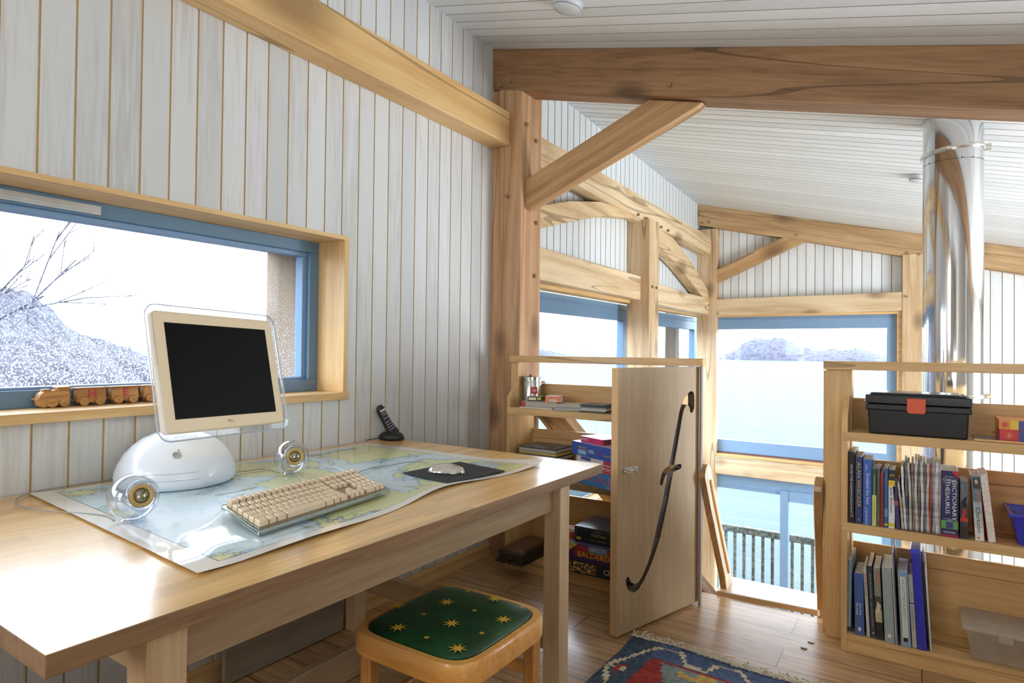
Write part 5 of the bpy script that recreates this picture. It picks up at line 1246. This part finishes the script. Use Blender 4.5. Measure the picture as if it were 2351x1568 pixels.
# bottom shelf
G2 = 'board games stacked on the bottom shelf'
r = cbox('board_game', .50, .90, 2.572, 2.80, .0675, .126, (32, 40, 48), 'dark game box with a crowd picture on its side, lowest of the bottom stack', 'board game', 0, G2, top=(40, 50, 62))
CROWD = two_tone('crowd picture', (44, 30, 26), (214, 170, 110), 70, .5, .42, .6)
build('crowd_picture', M().box(.52, .715, 2.571, 2.573, .074, .121), CROWD, r); ftext(r, .80, 2.5708, .098, 'Cluedo', .034, WHT, .095)
r = cbox('board_game', .575, .90, 2.572, 2.80, .127, .203, (66, 44, 92), 'purple and red game box with gold capitals, second in the bottom stack', 'board game', 0, G2, top=(120, 110, 150))
build('red_panel', M().box(.602, .90, 2.571, 2.573, .150, .197), two_tone('red fade', (138, 44, 56), (176, 62, 58), 8, .4), r); build('blue_panel', M().box(.676, .768, 2.5704, 2.572, .174, .200), card((206, 216, 222)), r); build('blue_panel', M().box(.678, .766, 2.5700, 2.572, .1757, .1983), card((70, 140, 160)), r)
build('corner_flash', M().prism([(.577, .2025), (.62, .2025), (.577, .168)], 'Y', 2.5706, 2.572), card((214, 200, 92)), r); ftext(r, .590, 2.5702, .193, '20', .012, card((60, 130, 130)))
ftext(r, .722, 2.5697, .187, 'ABSOLUTE', .021, WHT, .078); text('BALDERDASH', .036, FR((.618, 2.5704, .158), (1, 0, 0), (0, 0, 1)), YEL, r, width=.232, align='LEFT', name='print')
r = cbox('board_game', .588, .90, 2.60, 2.81, .204, .276, (28, 36, 48), 'dark navy quiz game box with gold script, topmost of the bottom stack', 'board game', 0, G2, top=(50, 62, 84), tmat=plain('glossy navy lid', (46, 60, 86), .22, coat=.6))
ftext(r, .712, 2.5993, .246, 'Trivial Pursuit', .017, GOLD, .075); build('gold_mark', M().box(.600, .622, 2.5992, 2.601, .216, .228), card((206, 170, 60)), r); ftext(r, .712, 2.5993, .222, 'MASTER GAME GENUS EDITION', .006, GOLD, .08)
build('gold_border', M().box(.596, .90, 2.5994, 2.601, .2695, .2702).box(.596, .5967, 2.5994, 2.601, .210, .2702), GOLD, r)
build('gold_rays', M().tube([(.69, 2.5994, .258), (.700, 2.5994, .264), (.708, 2.5994, .258)], .0005, 4).tube([(.712, 2.5994, .258), (.712, 2.5994, .268)], .0005, 4, smooth=0).tube([(.716, 2.5994, .258), (.724, 2.5994, .264), (.735, 2.5994, .258)], .0005, 4), GOLD, r)
r = root('game_drum', (.535, 2.70, .127), 'round orange and white tub with a smiling face left of the quiz game', 'tub')
build('drum', M().lathe([(.038, 0), (.038, .070)], 28, Matrix.Translation((.530, 2.69, .127))), card((226, 214, 190)), r, smooth=True, angle=40)
build('band', M().lathe([(.0385, .062), (.0385, .098)], 28, Matrix.Translation((.530, 2.69, .127))), card((214, 96, 52)), r, smooth=True, angle=40)
build('lid', M().lathe([(.040, .098), (.040, .108), (.0385, .110), (.0002, .110)], 28, Matrix.Translation((.530, 2.69, .127))), two_tone('patterned lid', (206, 120, 60), (232, 220, 200), 60, .4), r, smooth=True, angle=40)
text('e', .028, FR((.545, 2.6515, .206), (1, .25, 0), (0, 0, 1)), BLK, r)
# dark moulded case on the bottom shelf
r = root('wooden_case', (.30, 2.62, .067), 'dark moulded wooden case lying on the bottom games shelf', 'case')
def fr(x0, x1, y0, y1, z0, z1, i0, i1):
    mb = M(); mb.v = [(x0+i0, y0+i0, z0), (x1-i0, y0+i0, z0), (x1-i0, y1-i0, z0), (x0+i0, y1-i0, z0), (x0+i1, y0+i1, z1), (x1-i1, y0+i1, z1), (x1-i1, y1-i1, z1), (x0+i1, y1-i1, z1)]
    mb.f = [(0, 3, 2, 1), (4, 5, 6, 7), (0, 1, 5, 4), (1, 2, 6, 5), (2, 3, 7, 6), (3, 0, 4, 7)]; mb.m = [0]*6; return mb
bx = (.215, .372, 2.485, 2.78)
build('base_moulding', fr(*bx, .0675, .082, 0, .004), DARKW, r, bevel=.003)
build('body', fr(*bx, .082, .108, .008, .014), DARKW, r, bevel=.003)
ld = build('lid', fr(*bx, .108, .124, .006, .012), DARKW, r, bevel=.004)
build('lid_panel', fr(*bx, .124, .131, .016, .020), BRASSY, ld, bevel=.002)

for k, (x, y) in enumerate(((1.60, 2.60), (1.585, 2.535))):
    tag(build('leaf_scrap', M().prism([(x-.012, y), (x-.002, y+.006), (x+.011, y+.002), (x+.003, y-.006)], 'Z', .0005, .003), card((74, 50, 36))), 'tiny dry leaf scrap on the floor by the right bookcase, %s the bookcase foot' % ('nearer' if k == 0 else 'further from'), 'leaf')
# ------------------------------------------------------------------ steel flue
fx, fy = 2.068, 3.60
r = root('stove_flue', (fx, fy, -2.5), 'polished steel stove flue rising past the mezzanine to the ceiling', 'flue')
zt = cz(fx, fy)+.03
build('pipe', M().cyl((fx, fy, -1.9), (fx, fy, zt), .1195, 96), STEEL, r, smooth=True)
def clamp(z, tilt):
    T = Matrix.Translation((fx, fy, z)) @ Matrix.Rotation(R(tilt), 4, 'Y')
    c = build('clamp', M().lathe([(.119, -.008), (.1285, -.008), (.131, -.004), (.131, .004), (.1285, .008), (.119, .008)], 64, T, cap=False), CHROME, r, smooth=True)
    build('clamp_catch', M().box(.118, .150, -.020, .012, -.010, .012).box(.10, .135, -.06, -.02, -.006, .010).xf(T @ Matrix.Rotation(R(18), 4, 'Z')), CHROME, c, bevel=.002)
clamp(2.055, -5); clamp(.905, 0)
dots = M()
for k in range(30):
    a = R(-165+k*5.6); q = Vector((fx+.1198*math.cos(a), fy+.1198*math.sin(a), 2.0-.0)); w = .004 if k % 3 else .0016
    t = Vector((-math.sin(a), math.cos(a), 0)); nn = Vector((math.cos(a), math.sin(a), 0))
    i = len(dots.v); dots.v += [tuple(q+nn*.0003-t*w), tuple(q+nn*.0003+t*w), tuple(q+nn*.0003+t*w+Vector((0, 0, .003+.006*(k % 4 == 0)))), tuple(q+nn*.0003-t*w+Vector((0, 0, .003)))]; dots.f.append((i, i+1, i+2, i+3)); dots.m.append(0)
build('stamped_marks', dots, plain('stamp ink', (60, 60, 62), .5), r, recalc=False)
r = root('stove', (fx, fy, -2.5), 'cast iron stove at the foot of the steel flue', 'stove')
build('body', M().box(fx-.28, fx+.28, fy-.25, fy+.25, -2.35, -1.9), BLACKP, r, bevel=.02)
for (sx_, sy_) in ((-1, -1), (-1, 1), (1, -1), (1, 1)): build('leg', M().box(fx+sx_*.24-.02, fx+sx_*.24+.02, fy+sy_*.2-.02, fy+sy_*.2+.02, -2.5, -2.35), BLACKP, r)

# smoke detectors on the slope
def detector(x, y, label, k):
    T = Matrix.Translation((x, y, cz(x, y)-.001)) @ Matrix.Rotation(R(180)+math.atan(.254), 4, 'Y')
    r = root('smoke_detector', (x, y, cz(x, y)-.04), label, 'smoke detector')
    build('base', M().lathe([(.062*k, 0), (.062*k, .008), (.058*k, .018), (.056*k, .021)], 40, T), OFFWH, r, smooth=True, angle=30)
    build('vent_gap', M().lathe([(.052*k, .020), (.052*k, .027)], 40, T, cap=False), DARKGAP, r, smooth=True)
    build('vent_ring', M().lathe([(.050*k, .0225), (.0575*k, .0225), (.0575*k, .0245), (.050*k, .0245)], 40, T, cap=False), OFFWH, r)
    c = build('cover', M().lathe([(.056*k, .027), (.0565*k, .029), (.050*k, .034), (.02*k, .037), (.0002, .0373)], 40, T), OFFWH, r, smooth=True, angle=40)
    build('badge', M().box(.012, .034, -.004, .004, .0362, .0368).xf(T @ Matrix.Rotation(R(30), 4, 'Z')), GREYK, c)
detector(.715, 2.255, 'white smoke detector on the ceiling above the desk end', 1.05)
detector(1.932, 4.57, 'small white detector on the far ceiling, half hidden by the steel flue', .9)

# ------------------------------------------------------------------ toy train on the sill
GT = 'wooden toy train on the window sill'
TX = -.126; ZS = .9205
def wheels(r, y_list, x, k=1):
    for yy in y_list:
        for sx_ in (-1, 1):
            c = (x+sx_*.019, yy, ZS+.0125)
            build('wheel', M().cyl((c[0]-.003, c[1], c[2]), (c[0]+.003, c[1], c[2]), .0125, 20), TOYW, r, smooth=True, bevel=.001)
            build('axle_end', M().cyl((c[0]-.0045, c[1], c[2]), (c[0]+.0045, c[1], c[2]), .003, 8), TOY, r, smooth=True)
def wagon(y0, ltr, label, lcol, ln=.078):
    z = ZS; r = root('toy_wagon', (TX, y0+ln/2, z), label, 'toy wagon', GT)
    build('body', M().prism([(y0+.006, z+.009), (y0+ln-.004, z+.009), (y0+ln, z+.018), (y0+ln-.003, z+.050), (y0+.004, z+.050), (y0, z+.020), (y0-.001, z+.013)], 'X', TX-.016, TX+.016), TOY, r, bevel=.001)
    build('roof', M().box(TX-.019, TX+.019, y0-.003, y0+ln+.002, z+.050, z+.0535), TOY, r, bevel=.0008)
    wheels(r, (y0+.018, y0+ln-.018), TX)
    text(ltr, .034, FR((TX+.0166, y0+ln/2, z+.034), (0, 1, 0), (0, 0, 1)), lcol, r, bold=.001, name='letter')
    build('coupling', M().tube([(TX+.006, y0, z+.017), (TX+.008, y0-.005, z+.021), (TX+.004, y0-.008, z+.015), (TX+.008, y0-.011, z+.021), (TX+.006, y0-.0145, z+.017)], .0014, 6), CHROME, r, smooth=True)
CR = plain('crimson letter', (176, 46, 70), .4)
z = ZS; y0 = .708
r = root('toy_locomotive', (TX, y0+.04, z), 'wooden toy locomotive leading the little train on the window sill', 'toy locomotive', GT)
bd = [(.006, .006), (.016, .001), (.050, .008), (.078, .008), (.082, .034), (.078, .046), (.081, .055), (.048, .056), (.054, .049), (.036, .048), (.020, .047), (.009, .040), (.004, .028), (.004, .014)]
build('body', M().prism([(y0+a, z+b) for a, b in bd], 'X', TX-.016, TX+.016), TOY, r, bevel=.001)
build('funnel', M().box(TX-.012, TX+.012, y0+.016, y0+.036, z+.047, z+.0525), TOY, r, bevel=.0008); build('bumper', M().box(TX-.019, TX+.019, y0-.002, y0+.005, z+.022, z+.027), TOY, r, bevel=.0005)
build('cab_roof', M().box(TX-.019, TX+.019, y0+.048, y0+.083, z+.055, z+.058), TOY, r, bevel=.0005)
wheels(r, (y0+.036, y0+.066), TX)
wagon(.807, 'H', 'wooden toy wagon with a crimson letter H', CR)
wagon(.900, 'E', 'wooden toy wagon with a crimson letter E', CR)
wagon(.993, 'C', 'wooden toy wagon with a crimson C, partly behind the computer screen', plain('scarlet letter', (190, 40, 48), .4))

# ------------------------------------------------------------------ outside
r = root('deck_railing', (1.0, 7.5, -1.95), 'algae stained wooden deck railing outside the glass doors', 'railing')
build('top_rail', M().box(-2.6, 3.6, 7.46, 7.54, -1.0, -.925), DECKW, r, bevel=.005)
build('bottom_rail', M().box(-2.6, 3.6, 7.48, 7.52, -1.88, -1.83), DECKW, r)
for k in range(60): 
    x = -2.55+k*.103; build('baluster', M().box(x-.015, x+.015, 7.485, 7.515, -1.83, -1.0), DECKW, r)
o = build('floor_deck', M().box(-2.8, 4.4, 6.6, 7.7, -2.6, -2.52), DECKW, local=True); o['kind'] = 'structure'
tag(build('outer_post', M().box(-.42, -.30, 6.62, 6.75, -2.5, 3.0), plain('black weathered post', (58, 52, 48), .8, var=.3), bevel=.01), 'dark weathered post outside the second side window', 'post')
SEAZ = -5.9
def sea_mat():
    m, nt, out = nmat('pale sea water'); L = nt.links
    b = N(nt, 'BsdfPrincipled'); b.inputs['Base Color'].default_value = lin((66, 78, 83)); b.inputs['Specular IOR Level'].default_value = .12; b.inputs['Roughness'].default_value = .6; b.inputs['IOR'].default_value = 1.33
    tc = N(nt, 'TexCoord'); mp = N(nt, 'Mapping'); mp.inputs['Scale'].default_value = (.25, 1, 1); no = N(nt, 'TexNoise'); no.inputs['Scale'].default_value = .5; no.inputs['Detail'].default_value = 6
    L.new(tc.outputs['Object'], mp.inputs[0]); L.new(mp.outputs[0], no.inputs['Vector'])
    bu = N(nt, 'Bump'); bu.inputs['Strength'].default_value = .5; bu.inputs['Distance'].default_value = .3; L.new(no.outputs['Fac'], bu.inputs['Height']); L.new(bu.outputs['Normal'], b.inputs['Normal'])
    L.new(b.outputs['BSDF'], out.inputs['Surface']); return m
o = build('sea', M().face([(-4500, -200, SEAZ), (4500, -200, SEAZ), (4500, 5500, SEAZ), (-4500, 5500, SEAZ)]), sea_mat(), local=True); tag(o, 'calm pale sea beyond the house', 'sea', kind='stuff'); o['kind'] = 'stuff'
def ridge(name, xs, zs, y, dep, mat, label, amp=1.0, n=220, seed=0, sea=True, kind=None):
    def H(x):
        for a in range(len(xs)-1):
            if xs[a] <= x <= xs[a+1]:
                t = (x-xs[a])/(xs[a+1]-xs[a]); return zs[a]+(zs[a+1]-zs[a])*(t*t*(3-2*t))
        return 0
    def P(u, v):
        x = xs[0]+(xs[-1]-xs[0])*u; e = math.sin(math.pi*min(1, v*1.0))**.7 if v < .5 else math.sin(math.pi*v)**.7
        h = H(x)*e; nz = mnoise.fractal(Vector((x*.05*220/(xs[-1]-xs[0])*6, v*9, seed)), .8, 2.1, 5)
        return (x, y+dep*(v-.5), SEAZ+max(-.3, h+amp*nz*min(1, h/3+.1)))
    o = build(name, M().grid(n, 24, P), mat, local=True, smooth=False, recalc=False)
    return tag(o, label, 'hill' if 'hill' in name else 'island')
ROCK = two_tone('hazy island rock', (58, 58, 70), (80, 80, 92), .35, .9, .35, .65, detail=8)
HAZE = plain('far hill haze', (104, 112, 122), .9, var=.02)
ix = [-162, -155, -150, -140, -137, -124, -118, -108, -102, -94, -86, -78, -71, -63, -55, -46, -37, -23, -5]
iz = [0, 1.5, 5.5, 9.5, 16, 20, 18.5, 20.5, 19.5, 16, 12.5, 9, 8.5, 10.5, 9, 11.5, 8.5, 3.5, 0]
ridge('rocky_island', ix, iz, 600, 60, ROCK, 'hazy grey rocky island across the water in the sea window', .9)
ridge('rocky_islet', [-380, -361, -352, -330, -318], [0, 6, 7, 3, 0], 600, 30, ROCK, 'small hazy islet seen through the first side window', .5)
ridge('distant_hills', [-1400, -900, -700, -560, -430, -300, -200, -120, -40, 60, 200], [40, 60, 44, 30, 40, 30, 18, 34, 48, 60, 40], 1500, 200, HAZE, 'very faint line of hills on the horizon', 3)
# hillside and scrub outside the big window
SCRUB = two_tone('winter scrub', (34, 32, 42), (62, 62, 72), 2.4, .95, .4, .6, bump=.5, detail=9)
hy_ = [-30, 0, 6, 9.6, 10.4, 11.2, 12.2, 12.9, 13.8, 14.6, 15.8, 17.5, 22, 40]
hz_ = [9, 6, 4.4, 3.3, 3.0, 2.5, 1.6, 1.15, .9, .62, .25, -.3, -1.5, -4]
def HH(y, X=0):
    for a in range(len(hy_)-1):
        if hy_[a] <= y <= hy_[a+1]:
            t = (y-hy_[a])/(hy_[a+1]-hy_[a]); return hz_[a]+(hz_[a+1]-hz_[a])*t
    return -4
def HP_(u, v):
    x = -4-36*u; y = -20+39*v; k = (x+30)/1.0
    # height profile scales with distance from the window
    f_ = (x-1.95)/(-30-1.95); yy = y/f_ if f_ > .2 else y/.2
    top = 1.1+(HH(yy)-1.1)*f_; base = -1.6-2.0*f_
    s_ = max(0, min(1, (u-.25)/.45)); s_ = s_*s_*(3-2*s_)
    z = base+(top-base)*s_
    return (x, y, z+.35*mnoise.fractal(Vector((x*.35, y*.35, 0)), .7, 2.1, 6)*(.5+s_))
o = tag(build('hillside', M().grid(110, 180, HP_), SCRUB, local=True, recalc=False, smooth=True), 'scrubby winter hillside rising outside the big side window', 'hill')
TWIG = plain('winter twigs', (60, 56, 66), .9, var=.2)
def shrub(x, y, z, h, n, label, seed, spread=.8, name='bare_shrub'):
    rd = random.Random(seed); mb = M()
    def br_(p, d, l, r0, k):
        q = p+d*l; mb.tube([tuple(p), tuple(q)], lambda t: r0*(1-.4*t), 4, smooth=0)
        if k <= 0: return
        for j in range(3 if k > 1 else 3):
            nd = (d+Vector((rd.uniform(-1, 1), rd.uniform(-1, 1), rd.uniform(-.35, .6)))*spread).normalized(); br_(p+d*l*rd.uniform(.5, 1), nd, l*rd.uniform(.55, .8), r0*.6, k-1)
    for j in range(n): br_(Vector((x+rd.uniform(-.3, .3), y+rd.uniform(-.4, .4), z)), Vector((rd.uniform(-.3, .3), rd.uniform(-.3, .3), 1)).normalized(), h*.4, .018*h/2, 4)
    return tag(build(name, mb, TWIG, local=False), label, 'tree' if 'tree' in name else 'shrub')
shrub(-12.2, 2.7, -.6, 5.6, 2, 'bare leafless tree at the left edge of the big window', 5, .75, 'bare_tree')
shrub(-26, 12.4, -.5, 2.4, 1, 'small bare tree standing on the skyline behind the computer screen', 8, .6, 'bare_tree')
random.seed(5)
words = ['left of the toy train', 'above the toy locomotive', 'above the first toy wagon', 'above the second toy wagon', 'just left of the computer screen', 'behind the computer screen', 'right behind the screen top', 'near the right end of the big window']
for k, (yy, zz) in enumerate(((5.1, -.5), (5.7, -.55), (6.3, -.6), (6.9, -.6), (7.5, -.65), (8.3, -.7), (9.2, -.8), (10.2, -.9))):
    shrub(-13.5, yy, zz-.4, 1.6+.3*random.random(), 4, 'bare twiggy shrub outside the big window, %s' % words[k], 20+k, .9)

# ------------------------------------------------------------------ light
w = bpy.data.worlds.new('sky'); S.world = w; w.use_nodes = True; nt = w.node_tree; nt.nodes.clear(); L = nt.links
out = nt.nodes.new('ShaderNodeOutputWorld'); bg = nt.nodes.new('ShaderNodeBackground')
tc = nt.nodes.new('ShaderNodeTexCoord'); sp = nt.nodes.new('ShaderNodeSeparateXYZ'); L.new(tc.outputs['Generated'], sp.inputs[0])
rp = nt.nodes.new('ShaderNodeValToRGB'); rp.color_ramp.elements[0].position = .45; rp.color_ramp.elements[0].color = (.70, .84, 1, 1); rp.color_ramp.elements[1].position = .62; rp.color_ramp.elements[1].color = (.74, .86, 1, 1)
mr = nt.nodes.new('ShaderNodeMapRange'); mr.inputs['From Min'].default_value = -1; L.new(sp.outputs['Z'], mr.inputs['Value']); L.new(mr.outputs[0], rp.inputs['Fac'])
L.new(rp.outputs['Color'], bg.inputs['Color']); bg.inputs['Strength'].default_value = 5.5; L.new(bg.outputs[0], out.inputs['Surface'])
def area(name, loc, tgt, sx_, sy_, pw, col):
    l = bpy.data.lights.new(name, 'AREA'); l.shape = 'RECTANGLE'; l.size = sx_; l.size_y = sy_; l.energy = pw; l.color = col
    o = bpy.data.objects.new(name, l); COL.objects.link(o); o.location = loc; o.rotation_euler = (Vector(tgt)-Vector(loc)).to_track_quat('-Z', 'Y').to_euler(); return o
area('ceiling_fill', (2.35, .35, .95), (1.9, .9, 3.4), .9, .9, 10, (.93, .97, 1))  # added fill aimed up to brighten the ceiling, no fixture here
area('rear_fill', (.65, -2.1, 1.7), (1.3, 2.7, 1.3), .9, .9, 13, (1, .95, .88))  # added fill behind the camera for the faces turned towards it
area('living_room_fill', (4.3, 4.0, .6), (.8, 4.0, 1.4), 1.5, 1.6, 80, (.88, .94, 1))  # added fill standing in for unseen living room windows
S.view_settings.view_transform = 'Standard'; S.view_settings.look = 'None'; S.view_settings.exposure = 1.0
cy = S.cycles
cy.use_denoising = True
cy.max_bounces = 8; cy.diffuse_bounces = 4; cy.glossy_bounces = 4; cy.transparent_max_bounces = 16; cy.transmission_bounces = 4
cy.caustics_reflective = False; cy.caustics_refractive = False; cy.sample_clamp_indirect = 6
